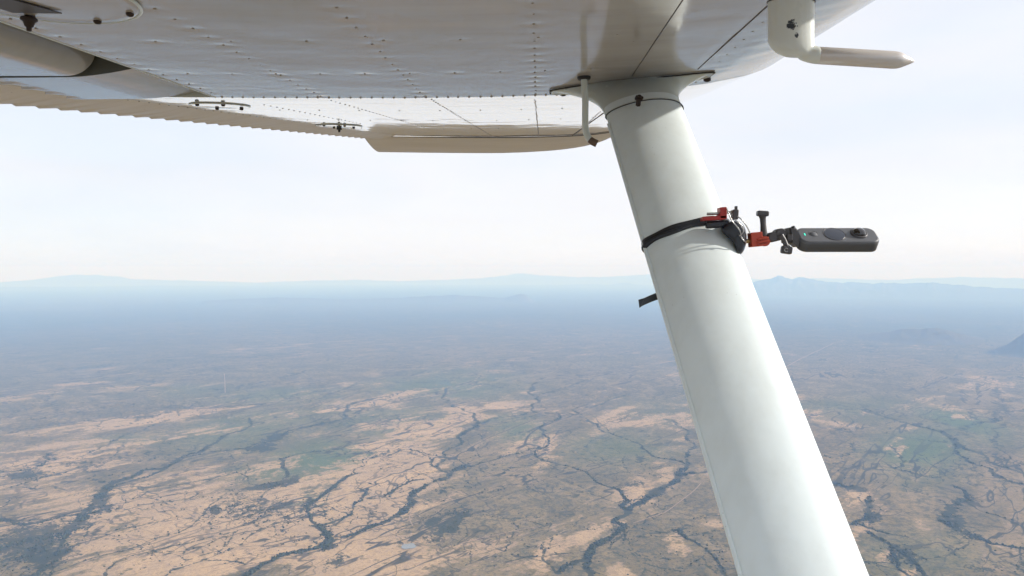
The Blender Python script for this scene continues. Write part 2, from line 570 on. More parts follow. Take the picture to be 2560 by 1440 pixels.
# dense scrub patches: cx, cy, rx, ry, tilt(deg, image), strength
PATCH = A((1890, 245), (1750, 315), (1010, 370), (1880, 600), (1540, 780), (1780, 760), (2020, 560), (520, 440), (330, 400), (120, 500), (230, 1000), (330, 1080), (90, 960), (680, 720), (60, 1060), (2330, 870))
PSPEC = [(62, 9, -14, .9), (45, 8, 0, .8), (45, 6, 0, .7), (58, 10, -16, 1), (16, 9, 0, 1), (75, 30, 0, .5), (22, 12, -30, .8), (40, 7, 5, .7), (40, 8, -20, .5), (52, 9, -5, .8),
         (90, 34, -25, .75), (70, 26, -30, .8), (40, 24, -30, .9), (26, 30, 20, .7), (60, 30, 0, .5), (20, 6, 0, .5)]
PATCHES = [(*p, *s) for p, s in zip(PATCH, PSPEC)]
PATCHES += [(*p, *s) for p, s in zip(B((795, 970), (640, 1082), (550, 1105), (30, 1050), (660, 960), (260, 910), (460, 1030), (740, 910), (1860, 590), (1890, 735), (2200, 985), (1400, 1040), (1030, 380), (700, 770), (1240, 330), (170, 1200), (200, 780), (580, 1170), (470, 570), (150, 400)),
            [(44, 18, -38, 1), (45, 11, -3, 1), (28, 7, 0, .7), (22, 34, 5, .8), (20, 14, 0, .8), (14, 7, 0, .8), (24, 8, 0, .7), (30, 14, 0, .4), (14, 8, 0, .6), (24, 8, 0, .7), (26, 6, -20, .7), (14, 8, 0, .6),
             (50, 20, 0, .2), (30, 12, 0, .5), (60, 9, 0, .35), (30, 16, -30, .8), (20, 7, 0, .7), (24, 10, 0, .7), (30, 6, 0, .4), (60, 10, 0, .3)])]
PATCHES += [(*p, *s) for p, s in zip(D((950, 1170), (500, 1030), (580, 1160), (740, 1330), (1000, 1085), (800, 955), (1180, 700), (1010, 790), (1210, 930), (690, 1350), (1000, 1240), (1060, 1410), (1200, 1400), (880, 870)),
            [(22, 36, 0, .8), (32, 9, 5, .9), (20, 18, 0, .8), (44, 16, 25, .7), (24, 8, 0, .9), (24, 8, 0, .5), (30, 16, 0, .5), (24, 16, 0, .6), (30, 14, 30, .6), (20, 10, 0, .7), (60, 16, 20, .5), (60, 12, 10, .4), (70, 20, 10, .4), (50, 16, 0, .2)])]
PATCHES += [(450, 1003, 60, 7, -8, .6), (430, 885, 260, 4, -2, .25)]
TAN = [(200, 1260, 330, 110, 0, .78), (520, 1350, 330, 120, 0, .82), (150, 1150, 240, 50, 0, .75), (180, 1062, 300, 14, -4, .75), (330, 1035, 220, 10, -5, .75), (60, 1110, 150, 14, -6, .6),
       (560, 1010, 100, 6, -6, .6), (120, 985, 200, 6, -3, .45), (240, 960, 60, 4, 0, .4), (960, 1195, 120, 70, -8, 1.1), (920, 1240, 150, 60, 0, 1.0), (900, 1390, 190, 90, 0, 1.05), (1030, 1330, 110, 50, -10, .75),
       (1255, 1008, 50, 13, 0, .9), (1150, 1040, 70, 20, -15, .95), (1070, 1075, 90, 26, 0, .75), (960, 990, 60, 14, -15, .6), (920, 1120, 60, 12, 0, .8), (1480, 1325, 75, 16, -22, 1.1), (1390, 1365, 50, 30, -50, 1.0),
       (1590, 1215, 65, 26, 25, .85), (1290, 1110, 50, 16, -30, .8), (1370, 1115, 40, 28, -60, .8), (1540, 1030, 60, 22, -20, .6), (1640, 1180, 60, 16, 40, .6), (1545, 1420, 30, 30, 0, .5), (1700, 1355, 22, 40, -25, .7),
       (1790, 1300, 40, 10, 0, .5), (1560, 1300, 20, 8, 0, .8), (1620, 1060, 40, 12, 0, .5), (1215, 1080, 40, 12, 0, .4), (1500, 1090, 50, 16, 0, .3),
       (2140, 1240, 36, 26, 0, .8), (2170, 1245, 16, 36, -20, .7), (2440, 1225, 60, 16, 5, .85), (2385, 1210, 26, 12, 0, .8), (2245, 1130, 26, 9, 45, .85), (2270, 1420, 30, 22, 0, .9), (2230, 1390, 30, 20, 0, .7), (2130, 1370, 50, 16, 20, .6), (2400, 1000, 110, 40, 0, .35),
       (2260, 1045, 40, 5, 5, .7), (2480, 1365, 60, 10, 10, .5), (2540, 1000, 40, 40, 0, .35), (2090, 1075, 40, 16, 0, .5), (2110, 1340, 40, 20, 0, .6), (2030, 1040, 30, 20, 40, .5), (2420, 1040, 40, 14, 0, .45), (2500, 1100, 40, 16, 0, .4), (2120, 1310, 60, 8, 10, .6),
       (700, 1230, 130, 40, -20, .5), (620, 1160, 120, 14, -12, .6), (830, 1310, 90, 30, 0, .6), (760, 1020, 120, 8, -8, .3), (1330, 975, 30, 8, 0, .5)]
GREEN = [(800, 1140, 120, 40, 0, .9), (640, 1060, 220, 40, -10, .6), (960, 1060, 160, 40, 0, .6), (2300, 1130, 120, 60, 0, 1.), (2420, 1060, 120, 30, 15, .9), (2180, 1020, 150, 40, 0, .4), (1300, 1070, 60, 30, 0, .6), (1560, 1110, 120, 40, 0, .5), (1120, 960, 200, 30, 0, .6),
         (700, 1170, 140, 26, 0, .6), (640, 980, 200, 20, 0, .5), (2300, 1380, 160, 60, 0, .35), (1700, 1030, 120, 40, 0, .3), (750, 1250, 60, 26, 0, .6), (340, 1100, 120, 12, 0, .4), (1250, 1040, 80, 12, 0, .5)]


def blobs(px, py, specs):
    s = np.zeros_like(px)
    for cx, cy, rx, ry, tl, k in specs:
        c, sn = math.cos(R(tl)), math.sin(R(tl))
        dx, dy = px - cx, py - cy
        u = (dx * c + dy * sn) / rx
        v = (-dx * sn + dy * c) / ry
        d = u * u + v * v
        s = np.maximum(s, k * np.exp(-np.minimum(d, 40) ** 1.3 * 0.7))
    return s


def height(x, y):
    """relief of the plain above z = -ALT"""
    r = np.hypot(x, y)
    h = 26 * (fbm(x / 2600 + 3.1, y / 2600 - 1.7, 5, 11) - .5) + 7 * (fbm(x / 420, y / 420, 4, 31) - .5)
    return h * np.clip((70000 - r) / 40000, 0, 1) * np.clip(r / 1500, 0.2, 1)


LINES = []
for pts, hw, st in CREEKS:
    g = [G(*p) for p in pts]
    LINES.append((np.array([(a.x, a.y) for a in spline([Vector((a.x, a.y, 0)) for a in g], 4)]), hw, st))


tr = random.Random(12)


def branch(p, d, length, hw, st, depth):
    """wandering side gully, forking as it climbs"""
    pts = [p]
    n = max(3, int(length / 55))
    for k in range(n):
        a = tr.gauss(0, .30)
        d = np.array([d[0] * math.cos(a) - d[1] * math.sin(a), d[0] * math.sin(a) + d[1] * math.cos(a)])
        pts.append(pts[-1] + d * (length / n))
        if depth and tr.random() < .34:
            b = tr.choice((-1, 1)) * tr.uniform(.5, 1.0)
            e = np.array([d[0] * math.cos(b) - d[1] * math.sin(b), d[0] * math.sin(b) + d[1] * math.cos(b)])
            branch(pts[-1], e, length * tr.uniform(.3, .6), hw * .75, st * .85, depth - 1)
    LINES.append((np.array(pts), hw, st))


for q_, hw, st in list(LINES):
    if hw > 60: continue
    seg = np.hypot(*(q_[1:] - q_[:-1]).T)
    rr0 = math.hypot(*q_.mean(0))
    step = 260 * max(1, rr0 / 3000)
    run = tr.uniform(0, step)
    for a_, b_, l_ in zip(q_[:-1], q_[1:], seg):
        run += l_
        if run > step and rr0 < 9000:
            run = 0
            d_ = (b_ - a_) / max(l_, 1e-6)
            g_ = tr.choice((-1, 1)) * tr.uniform(.45, 1.2) + (math.pi if tr.random() < .3 else 0)
            e_ = np.array([d_[0] * math.cos(g_) - d_[1] * math.sin(g_), d_[0] * math.sin(g_) + d_[1] * math.cos(g_)])
            branch(b_, e_, tr.uniform(140, 620) * max(1, rr0 / 4500), tr.uniform(2.6, 4.2) * max(1, rr0 / 4500), tr.uniform(.45, .85), 2)
print('creek lines', len(LINES))


def creek(x, y):
    """0..1 riparian scrub cover, and distance to the nearest creek"""
    r = np.hypot(x, y)
    k = np.clip(r / 4000, .6, 2)
    xw = x + (fbm(x / 160, y / 160, 4, 5) - .5) * 95 * k
    yw = y + (fbm(x / 160 + 40, y / 160 + 12, 4, 6) - .5) * 140 * k
    wn = (.30 + 1.15 * fbm(x / 230 + 7, y / 230, 3, 8)) * np.clip(r / 5000, .8, 1.6)
    best = np.zeros_like(x)
    near = np.full_like(x, 1e9)
    bigc = np.zeros_like(x)
    for q, hw, st in LINES:
        m = hw * 4 + 150
        lo, hi = q.min(0) - m, q.max(0) + m
        idx = np.nonzero((xw > lo[0]) & (xw < hi[0]) & (yw > lo[1]) & (yw < hi[1]))[0]
        if len(idx) == 0:
            continue
        X, Y = xw[idx], yw[idx]
        d = np.full(len(idx), 1e9)
        for (ax, ay), (bx, by) in zip(q[:-1], q[1:]):
            dx, dy = bx - ax, by - ay
            t = np.clip(((X - ax) * dx + (Y - ay) * dy) / (dx * dx + dy * dy + 1e-6), 0, 1)
            d = np.minimum(d, (X - ax - t * dx) ** 2 + (Y - ay - t * dy) ** 2)
        d = np.sqrt(d)
        best[idx] = np.maximum(best[idx], st * np.clip(1.5 - d / (hw * wn[idx] + 1.5), 0, 1))
        if hw > 5: bigc[idx] = np.maximum(bigc[idx], best[idx])
        near[idx] = np.minimum(near[idx], d)
    return best, near, bigc


# ---- one sheet, finer in the direction the wing points, coarse all round
fine = np.radians(np.linspace(-43, 43, 1300))
coarse = np.radians(np.linspace(46, 314, 90)[1:-1])
ang = np.concatenate([fine, coarse])
vpx = np.concatenate([np.linspace(28.4, 60, 24), np.linspace(61.5, 420, 200), np.linspace(421.5, 880, 320)])
rad = F * ALT / vpx
rad = np.concatenate([rad[::-1][:0], np.sort(rad)])
rad = np.concatenate([np.array([5.0, 250, 500, 800, 1100, 1400, 1700]), rad[rad > 1750]])
na, nr = len(ang), len(rad)
AA, RR = np.meshgrid(ang, rad, indexing='ij')
gx, gy = (RR * np.sin(AA)).ravel(), (RR * np.cos(AA)).ravel()
gh = height(gx, gy)
isfine = np.repeat(np.arange(na) < len(fine), nr) & (np.tile(rad, na) > 1750)
px, py = proj(gx, gy, gh * 0 - ALT)
veg = np.zeros_like(gx); near = np.full_like(gx, 1e9)
fi = np.nonzero(isfine)[0]
veg[fi], near[fi], _ = creek(gx[fi], gy[fi])
jx = px + (fbm(gx / 700, gy / 700, 5, 41) - .5) * 120
jy = py + (fbm(gx / 700 + 9, gy / 700 + 5, 5, 42) - .5) * 46
pat = blobs(jx, jy, PATCHES)
pat = np.where(isfine, pat, 0)
brk = fbm(gx / 120, gy / 260, 4, 51)
pat = np.clip(pat * 1.15 * np.clip((brk - .18) * 3.0, .35, 1.1), 0, 1)
tan = np.where(isfine, blobs(jx, jy, TAN), .35)
grn = np.where(isfine, blobs(jx, jy, GREEN), .3)
big = fbm(gx / 5200 + 2, gy / 5200, 5, 61)
midn = fbm(gx / 900 + 2, gy / 1500 + 4, 5, 62)
tan = tan * np.clip(.35 + 1.4 * midn, 0, 1.25) + .55 * np.clip(midn - .56, 0, 1) + .5 * np.clip(big - .52, 0, 1)
# banks next to the creeks are washed bare
tan = tan + .22 * np.exp(-((near - 45) / 45) ** 2) * np.clip(2.2 * midn - .5, 0, 1)
grn = grn * np.clip(.4 + 1.2 * fbm(gx / 800, gy / 800, 4, 71), 0, 1.2) + .4 * np.clip(big - .45, 0, 1)
veg = np.maximum(veg, pat)
gh = gh - 3.0 * np.exp(-(np.minimum(near, 500) / 30) ** 2)
V = np.stack([gx, gy, gh - ALT], 1)
q = gridq(na, nr)
# close the ring
last = (na - 1) * nr + np.arange(nr - 1)
first = np.arange(nr - 1)
q = np.concatenate([q, np.stack([last, first, first + 1, last + 1], 1)])
gm = npmesh('ground', V, q[:, ::-1])
gr = np.hypot(gx, gy)
bush = np.clip((gr - 5000) / 9000, 0, 1)
bush = np.clip(bush * (1.25 - .8 * fbm(gx / 3000 + 4, gy / 3000, 4, 88)), 0, 1)
for nm, arr in (('bush', bush), ('veg', veg), ('tan', np.clip(tan, 0, 1.3)), ('green', np.clip(grn, 0, 1))):
    at = gm.attributes.new(nm, 'FLOAT', 'POINT')
    at.data.foreach_set('value', arr.astype(np.float32))

GM = bpy.data.materials.new('semi desert soil and scrub')
nt, b = nodes_of(GM)
L = nt.links.new


def M(op, a, c=None, d=None, clamp=False):
    n = node(nt, 'ShaderNodeMath', operation=op)
    n.use_clamp = clamp
    for i, v in enumerate((a, c, d)):
        if v is None: continue
        if isinstance(v, (int, float)): n.inputs[i].default_value = v
        else: L(v, n.inputs[i])
    return n.outputs[0]


def MR(v, a, c, t0=0.0, t1=1.0):
    n = node(nt, 'ShaderNodeMapRange')
    n.interpolation_type = 'SMOOTHSTEP'
    n.inputs['From Min'].default_value = a; n.inputs['From Max'].default_value = c
    n.inputs['To Min'].default_value = t0; n.inputs['To Max'].default_value = t1
    L(v, n.inputs['Value'])
    return n.outputs['Result']


def MIXC(f, a, c):
    n = node(nt, 'ShaderNodeMix', data_type='RGBA')
    if isinstance(f, (int, float)): n.inputs[0].default_value = f
    else: L(f, n.inputs[0])
    for i, v in ((6, a), (7, c)):
        if isinstance(v, tuple): n.inputs[i].default_value = (*v, 1)
        else: L(v, n.inputs[i])
    return n.outputs[2]


def NZ(scale, detail, rough, rot=0.0, stretch=(1, 1, 1), dist=0.0, typ='FBM', off=0.0):
    src = gtc.outputs['Object']
    if rot:
        mr = node(nt, 'ShaderNodeMapping')
        mr.inputs['Rotation'].default_value = (0, 0, rot)
        L(src, mr.inputs['Vector'])
        src = mr.outputs['Vector']
    mpn = node(nt, 'ShaderNodeMapping')
    mpn.inputs['Scale'].default_value = tuple(q * scale for q in stretch)
    mpn.inputs['Location'].default_value = (off, off * .7, 0)
    L(src, mpn.inputs['Vector'])
    n = node(nt, 'ShaderNodeTexNoise', Scale=1.0, Detail=detail, Roughness=rough, Distortion=dist)
    n.noise_dimensions = '2D'
    n.noise_type = typ
    L(mpn.outputs['Vector'], n.inputs['Vector'])
    return n.outputs['Fac']


gtc = node(nt, 'ShaderNodeTexCoord')
aveg = node(nt, 'ShaderNodeAttribute', attribute_name='veg').outputs['Fac']
atan_ = node(nt, 'ShaderNodeAttribute', attribute_name='tan').outputs['Fac']
agrn = node(nt, 'ShaderNodeAttribute', attribute_name='green').outputs['Fac']
nbig = NZ(1 / 1500, 3, .6)
nmid = NZ(1 / 260, 5, .64, dist=.4)
nstreak = NZ(1 / 420, 5, .64, R(38), (1.0, .22, 1), 0.9)
nfine = NZ(1 / 34, 3, .7)
nbush = NZ(1 / 11, 2, .7, off=31)
# bare soil cover
tanv = M('ADD', M('MULTIPLY', atan_, .85), M('MULTIPLY', M('SUBTRACT', nstreak, .52), 2.0))
nst2 = NZ(1 / 120, 4, .64, R(38), (1.0, .16, 1), .5, off=311)
tanv = M('ADD', tanv, M('MULTIPLY', M('SUBTRACT', nst2, .53), 1.3))
tanv = M('ADD', tanv, M('MULTIPLY', M('SUBTRACT', nmid, .5), 1.5))
tanv = M('ADD', tanv, M('MULTIPLY', M('SUBTRACT', nfine, .5), 1.5))
tanm = MR(tanv, .26, .64)
# thin gullies as contour lines of a stretched noise
g1 = M('ABSOLUTE', M('SUBTRACT', NZ(1 / 520, 4, .55, R(38), (1.0, .30, 1), .35, off=5), .5))
g2 = M('ABSOLUTE', M('SUBTRACT', NZ(1 / 300, 4, .6, R(38), (1.0, .35, 1), .4, off=77), .5))
g3 = M('ABSOLUTE', M('SUBTRACT', NZ(1 / 420, 4, .6, R(-30), (1.0, .5, 1), .4, off=177), .5))
gul = M('MAXIMUM', MR(g1, .003, .010, 1, 0), M('MULTIPLY', MR(g2, .003, .010, 1, 0), .85))
gul = M('MAXIMUM', gul, M('MULTIPLY', MR(g3, .002, .009, 1, 0), .7))
gul = M('MULTIPLY', gul, MR(nbig, .32, .50))
# washed pale margins of the gullies
rim = M('MULTIPLY', MR(g1, .016, .07, 1, 0), MR(nbig, .40, .58))
tanm = M('MAXIMUM', tanm, M('MULTIPLY', rim, MR(nfine, .42, .6, 0, .6)))
# bush speckle
spk = MR(nbush, .52, .66)
soil = MIXC(MR(nmid, .35, .65), (.455, .315, .182), (.370, .262, .158))
soil = MIXC(MR(nfine, .48, .70, 0, .55), soil, (.25, .178, .112))
soil = MIXC(M('MULTIPLY', spk, .28), soil, (.115, .088, .060))
scrub = MIXC(MR(nmid, .36, .64), (.172, .128, .064), (.265, .192, .100))
scrub = MIXC(MR(nfine, .42, .62, 0, .8), scrub, (.092, .082, .050))
scrub = MIXC(M('MULTIPLY', agrn, .9), scrub, (.098, .130, .054))
scrub = MIXC(M('MULTIPLY', spk, .5), scrub, (.048, .050, .032))
abush = node(nt, 'ShaderNodeAttribute', attribute_name='bush').outputs['Fac']
tanm = M('MULTIPLY', tanm, M('SUBTRACT', 1.0, M('MULTIPLY', abush, .8)))
scrub = MIXC(M('MULTIPLY', abush, .7), scrub, MIXC(nmid, (.052, .062, .040), (.080, .078, .050)))
col = MIXC(tanm, scrub, soil)
col = MIXC(M('MULTIPLY', gul, .9), col, (.046, .044, .028))
vm = M('ADD', aveg, M('MULTIPLY', M('SUBTRACT', nfine, .5), 2.2))
vm = M('ADD', vm, M('MULTIPLY', M('SUBTRACT', nbush, .5), .9))
vm = M('MULTIPLY', MR(vm, .30, .70), MR(aveg, .04, .20))
dark = MIXC(nmid, (.034, .042, .020), (.064, .056, .030))
col = MIXC(M('MULTIPLY', vm, .9), col, dark)
L(col, b.inputs['Base Color'])
b.inputs['Roughness'].default_value = .95
b.inputs['Specular IOR Level'].default_value = .05
hgt = M('ADD', M('MULTIPLY', nbush, 2.2), M('MULTIPLY', nfine, 4.0))
bp = node(nt, 'ShaderNodeBump', Strength=.55, Distance=1.0)
L(hgt, bp.inputs['Height'])
L(bp.outputs['Normal'], b.inputs['Normal'])
ground = link('ground', gm, GM)
tag(ground, kind='structure')

# ---- riparian trees: far-off mass of small crowns along the creeks
def lumps(n, xs, ys, rr, seed):
    r = np.random.default_rng(seed)
    # squashed, jittered octahedron with a mid ring of 5
    k = 5
    base = [(0, 0, 1.25)]
    for j in range(k):
        a = 2 * math.pi * j / k
        base.append((math.cos(a), math.sin(a), .55))
    for j in range(k):
        a = 2 * math.pi * (j + .5) / k
        base.append((math.cos(a) * .8, math.sin(a) * .8, -.2))
    base = np.array(base)
    f = []
    for j in range(k):
        l = (j + 1) % k
        f += [(0, 1 + j, 1 + l), (1 + j, 6 + j, 1 + l), (1 + l, 6 + j, 6 + l)]
    f = np.array(f)
    nb = len(base)
    jit = 1 + (r.random((n, nb, 1)) - .5) * .8
    Vv = base[None] * jit * rr[:, None, None] * np.array([1, 1, .85])
    rot = r.random(n) * 6.283
    c, s = np.cos(rot)[:, None], np.sin(rot)[:, None]
    X = Vv[..., 0] * c - Vv[..., 1] * s + xs[:, None]
    Y = Vv[..., 0] * s + Vv[..., 1] * c + ys[:, None]
    Z = Vv[..., 2] + (height(xs, ys) - ALT - 2.0)[:, None]
    VV = np.stack([X, Y, Z], -1).reshape(-1, 3)
    FF = (f[None] + (np.arange(n) * nb)[:, None, None]).reshape(-1, 3)
    return npmesh('creek_scrub', VV, FF)


cand = 420000
vv = rng.random(cand) * 520 + 240
rr_ = F * ALT / vv
aa = np.radians(rng.random(cand) * 84 - 42)
tx, ty = rr_ * np.sin(aa), rr_ * np.cos(aa)
call, cnear, cvv = creek(tx, ty)
cvv = np.maximum(cvv, call * .25)
tpx, tpy = proj(tx, ty, tx * 0 - ALT)
jx = tpx + (fbm(tx / 700, ty / 700, 5, 41) - .5) * 120
jy = tpy + (fbm(tx / 700 + 9, ty / 700 + 5, 5, 42) - .5) * 46
pp = blobs(jx, jy, PATCHES) * np.clip((fbm(tx / 120, ty / 260, 4, 51) - .18) * 3.0, .35, 1.1)
clump = np.clip((fbm(tx / 45, ty / 70, 3, 77) - .36) * 4.5, .03, 1)
prob = np.clip(np.maximum(cvv * .9, pp * .6), 0, 1) ** 1.3 * clump + .006
keep = rng.random(cand) < prob * .9
tx, ty, pr = tx[keep], ty[keep], prob[keep]
if len(tx) > 70000:
    tx, ty, pr = tx[:70000], ty[:70000], pr[:70000]
sz = (1.6 + 3.6 * rng.random(len(tx)) ** 2) * (0.75 + .4 * pr)
TREEM = mat_plain('scrub foliage', (.056, .060, .030), .9, var=.5, scale=.02, spec=.1)
sm = lumps(len(tx), tx, ty, sz, 3)
scrub_o = link('creek_scrub', sm, TREEM, None, False)
tag(scrub_o, 'dark trees and bushes lining the dry creeks of the plain', 'scrub', kind='stuff')
print('scrub', len(tx), 'ground verts', len(V))

# ---- tracks, airstrip and pond
TRACKM = mat_plain('pale track dust', (.31, .225, .15), .95, var=.2, scale=.05, spec=.05)


def ribbon(name, pts, hw, mat, lift=.7, n=10):
    q = spline([Vector((*G(*p), 0)) for p in pts], n)
    v, f = [], []
    for i, p in enumerate(q):
        a, c = q[max(i - 1, 0)], q[min(i + 1, len(q) - 1)]
        d = (c - a).normalized()
        s = Vector((-d.y, d.x, 0))
        for sg in (-1, 1):
            e = p + s * sg * hw * (1 + .35 * mnoise.noise(Vector((i * .7, sg * 3.1, hw))))
            z = float(height(np.array([e.x]), np.array([e.y]))[0]) - ALT + lift
            v.append((e.x, e.y, z))
        if i:
            f.append((2 * i - 2, 2 * i - 1, 2 * i + 1, 2 * i))
    return mesh(name, v, f, mat, None, True)


tag(ribbon('dirt_track', B((840, 1112), (960, 1078), (1100, 1048), (1220, 1022), (1330, 1005)), 2.0, TRACKM), kind='structure')
tag(ribbon('dirt_track', B((1890, 985), (1990, 950), (2080, 915), (2170, 850), (2250, 790), (2300, 740)), 2.2, TRACKM), kind='structure')
tag(ribbon('dirt_track', D((205, 500), (260, 470), (330, 435), (420, 395)), 6, TRACKM, 2.5), kind='structure')
tag(ribbon('dirt_track', B((560, 1000), (540, 950), (560, 900), (600, 860)), 2.0, TRACKM), kind='structure')
tag(ribbon('airstrip', [(561, 934), (562, 950), (563, 982)], 3, TRACKM, 2.0), kind='structure')
WATER = mat_plain('sky pale pond water', (.20, .21, .21), .06, var=.1, scale=.02)  # pale base colour stands in for sky reflected in the water
pc = G(1021, 1365)
hz = float(height(np.array([pc.x]), np.array([pc.y]))[0])
pv, pf = [(pc.x, pc.y, -ALT + hz + 1.2)], []
for k in range(40):
    a = 2 * math.pi * k / 40
    rr0 = 1 + .28 * mnoise.noise(Vector((math.cos(a) * 1.3, math.sin(a) * 1.3, 4)))
    pv.append((pc.x + 23 * rr0 * math.cos(a), pc.y + 26 * rr0 * math.sin(a), -ALT + hz + 1.2))
for k in range(40):
    pf.append((0, 1 + k, 1 + (k + 1) % 40))
tag(mesh('pond', pv, pf, WATER, None, True), kind='structure')

# ---- hills and mountain ranges on the far edge of the plain
HILLM = bpy.data.materials.new('bare hill rock')
nt, b = nodes_of(HILLM)
L = nt.links.new
gtc = node(nt, 'ShaderNodeTexCoord')
L(MIXC(NZ(1 / 700, 6, .6), (.090, .078, .054), (.145, .118, .080)), b.inputs['Base Color'])
b.inputs['Roughness'].default_value = .95
b.inputs['Specular IOR Level'].default_value = .05


def ridge(name, crest, dist, depth, seed, n=170, m=30, rough=1.0):
    """crest: silhouette in pixels at the given distance; a ridge with spurs sloping away to front and back"""
    xs = np.linspace(crest[0][0], crest[-1][0], n)
    ys = np.interp(xs, [c[0] for c in crest], [c[1] for c in crest])
    v = []
    for i in range(n):
        d = ray(xs[i], ys[i])
        hd = Vector((d.x, d.y, 0)).normalized()
        k = dist / math.hypot(d.x, d.y)
        top = d.z * k + ALT
        top *= 1 + .10 * rough * (mnoise.fractal(Vector((i * .13, seed, 0)), .75, 2.0, 6))
        for j in range(m):
            t = -1 + 2 * j / (m - 1)
            prof = max(0.0, 1 - abs(t)) ** 1.15
            nz = mnoise.fractal(Vector((i * .09, t * 3.0, seed + 5)), .9, 2.1, 5)
            edge = min(1.0, min(i, n - 1 - i) / (8.0 if n > 150 else n * .38)) ** 1.5
            z = top * prof * (1 + .45 * rough * nz * (1 - prof ** 3)) * edge
            p = hd * (dist + t * depth)
            v.append((p.x, p.y, -ALT - 12 + max(z, -5)))
    q = gridq(n, m, True)
    me = npmesh(name, np.array(v), q)
    o = link(name, me, HILLM)
    return tag(o, kind='structure')


ridge('mountain_range', [(-250, 708), (-80, 704), (0, 704), (60, 700), (110, 696), (140, 690), (185, 684), (240, 687), (300, 690), (335, 697), (430, 700), (520, 702), (640, 706), (760, 701), (900, 699), (1000, 702), (1130, 698), (1200, 695),
                         (1262, 688), (1290, 682), (1330, 684), (1390, 689), (1450, 692), (1530, 690), (1600, 686), (1680, 684), (1720, 672), (1750, 668), (1790, 675), (1850, 692), (1900, 698), (2050, 694), (2200, 699), (2400, 692), (2560, 694), (2800, 700)], 56500, 2600, 1.0, 420, rough=1.0)  # unseen peak behind the strut is added so the haze top can rise
ridge('mountain_range', [(1780, 722), (1850, 712), (1900, 700), (1945, 688), (1985, 694), (2010, 692), (2060, 702), (2150, 705), (2250, 707), (2330, 704), (2400, 711), (2480, 717), (2560, 720), (2750, 726), (2850, 735)], 31000, 3000, 7.0, 320, rough=.9)
ridge('hill_range', [(-250, 722), (-100, 718), (0, 716), (200, 716), (420, 713), (620, 715), (900, 714), (1200, 713), (1400, 712), (1480, 709), (1520, 712), (1560, 705), (1600, 712), (1720, 714), (1850, 720)], 47000, 3000, 13.0, 320, rough=1.1)
ridge('hill_range', [(480, 752), (560, 748), (690, 742), (770, 744), (860, 747), (960, 745), (1080, 738), (1140, 736), (1210, 740), (1260, 744), (1300, 733), (1320, 737), (1350, 749)], 22500, 1500, 21.0, 200)
ridge('hill', [(2100, 824), (2160, 814), (2190, 815), (2220, 820), (2290, 820), (2340, 817), (2410, 814), (2450, 817), (2500, 824)], 11300, 1100, 33.0, 90)
ridge('hill', [(2470, 842), (2500, 828), (2530, 820), (2560, 814), (2620, 808), (2680, 816), (2740, 838)], 10150, 900, 41.0, 80)

# ---- the air itself
HB = 62000.0
bm = bmesh.new()
bmesh.ops.create_cube(bm, size=1.0)
for v in bm.verts:
    v.co = Vector((v.co.x * 2 * HB, v.co.y * 2 * HB, -ALT - 30 if v.co.z < 0 else 420.0))
hm = bpy.data.meshes.new('haze')
bm.to_mesh(hm)
bm.free()
HZ = bpy.data.materials.new('desert haze')
HZ.use_nodes = True
nt = HZ.node_tree
nt.nodes.clear()
ho = nt.nodes.new('ShaderNodeOutputMaterial')
pvn = nt.nodes.new('ShaderNodeVolumePrincipled')
pvn.inputs['Color'].default_value = (.285, .53, 1.0, 1)
pvn.inputs['Density'].default_value = 9.0e-5
pvn.inputs['Density Attribute'].default_value = ''
pvn.inputs['Color Attribute'].default_value = ''
pvn.inputs['Temperature Attribute'].default_value = ''
pvn.inputs['Absorption Color'].default_value = (.95, .95, .95, 1)
pvn.inputs['Anisotropy'].default_value = 0.0
nt.links.new(pvn.outputs['Volume'], ho.inputs['Volume'])
HZ.cycles.homogeneous_volume = True
HZ.cycles.volume_sampling = 'DISTANCE'
haze = link('haze', hm, HZ, None, False)
tag(haze, 'pale blue haze over the whole plain', 'haze', kind='stuff')

# ================================================================== AIRCRAFT
plane = empty('light_aircraft', (0.2, 0.2, 0.0))
tag(plane, 'white high-wing light aircraft seen under its left wing, with strut and pitot tube', 'aircraft')


def part(o, parent=None):
    o.parent = None
    adopt(o, parent or plane) if (parent is None or parent is plane) else setattr(o, 'parent', parent)
    return o


XS = np.array([0, .003, .0075, .0125, .025, .05, .1, .15, .2, .25, .3, .4, .5, .6, .7, .8, .9, 1.0])
ZL = np.array([0, -.0085, -.0132, -.0165, -.0227, -.0301, -.0375, -.0410, -.0423, -.0422, -.0412, -.038, -.0334, -.0276, -.0214, -.015, -.0082, -.0013])
ZU = np.array([0, .0100, .0165, .0215, .0299, .0413, .0563, .0661, .0726, .0767, .0788, .078, .0724, .0636, .0518, .0375, .0208, .0013])
TILT = .049


def zlow(x): return np.interp(np.sqrt(np.maximum(x, 0)), np.sqrt(XS), ZL) - TILT * (x - .2)
def zup(x): return np.interp(np.sqrt(np.maximum(x, 0)), np.sqrt(XS), ZU) - TILT * (x - .2)


Z40 = float(zlow(np.array(.4)))
REAR = .7569
YB, YT = 1.70, 3.55              # wing break and outboard end of the metal wing
ZB, SL1, SL2 = .405, .0822, .1345
LE0, C0 = .56, 1.74
LE1, C1 = .46, 1.255


def sect(Y):
    """leading edge X, chord, reference z at a span station"""
    if np.isscalar(Y): Y = float(Y)
    t = np.clip((Y - YB) / (YT - YB), 0, 1.4)
    le = LE0 + (LE1 - LE0) * t
    c = C0 + (C1 - C0) * t
    z = np.where(np.asarray(Y) < YB, ZB + (Y - YB) * SL1, ZB + (Y - YB) * SL2)
    return le, c, z


def wing_low(X, Y):
    le, c, z = sect(Y)
    x = np.clip((le - X) / c, 0, 1)
    return z + c * (zlow(x) - Z40)


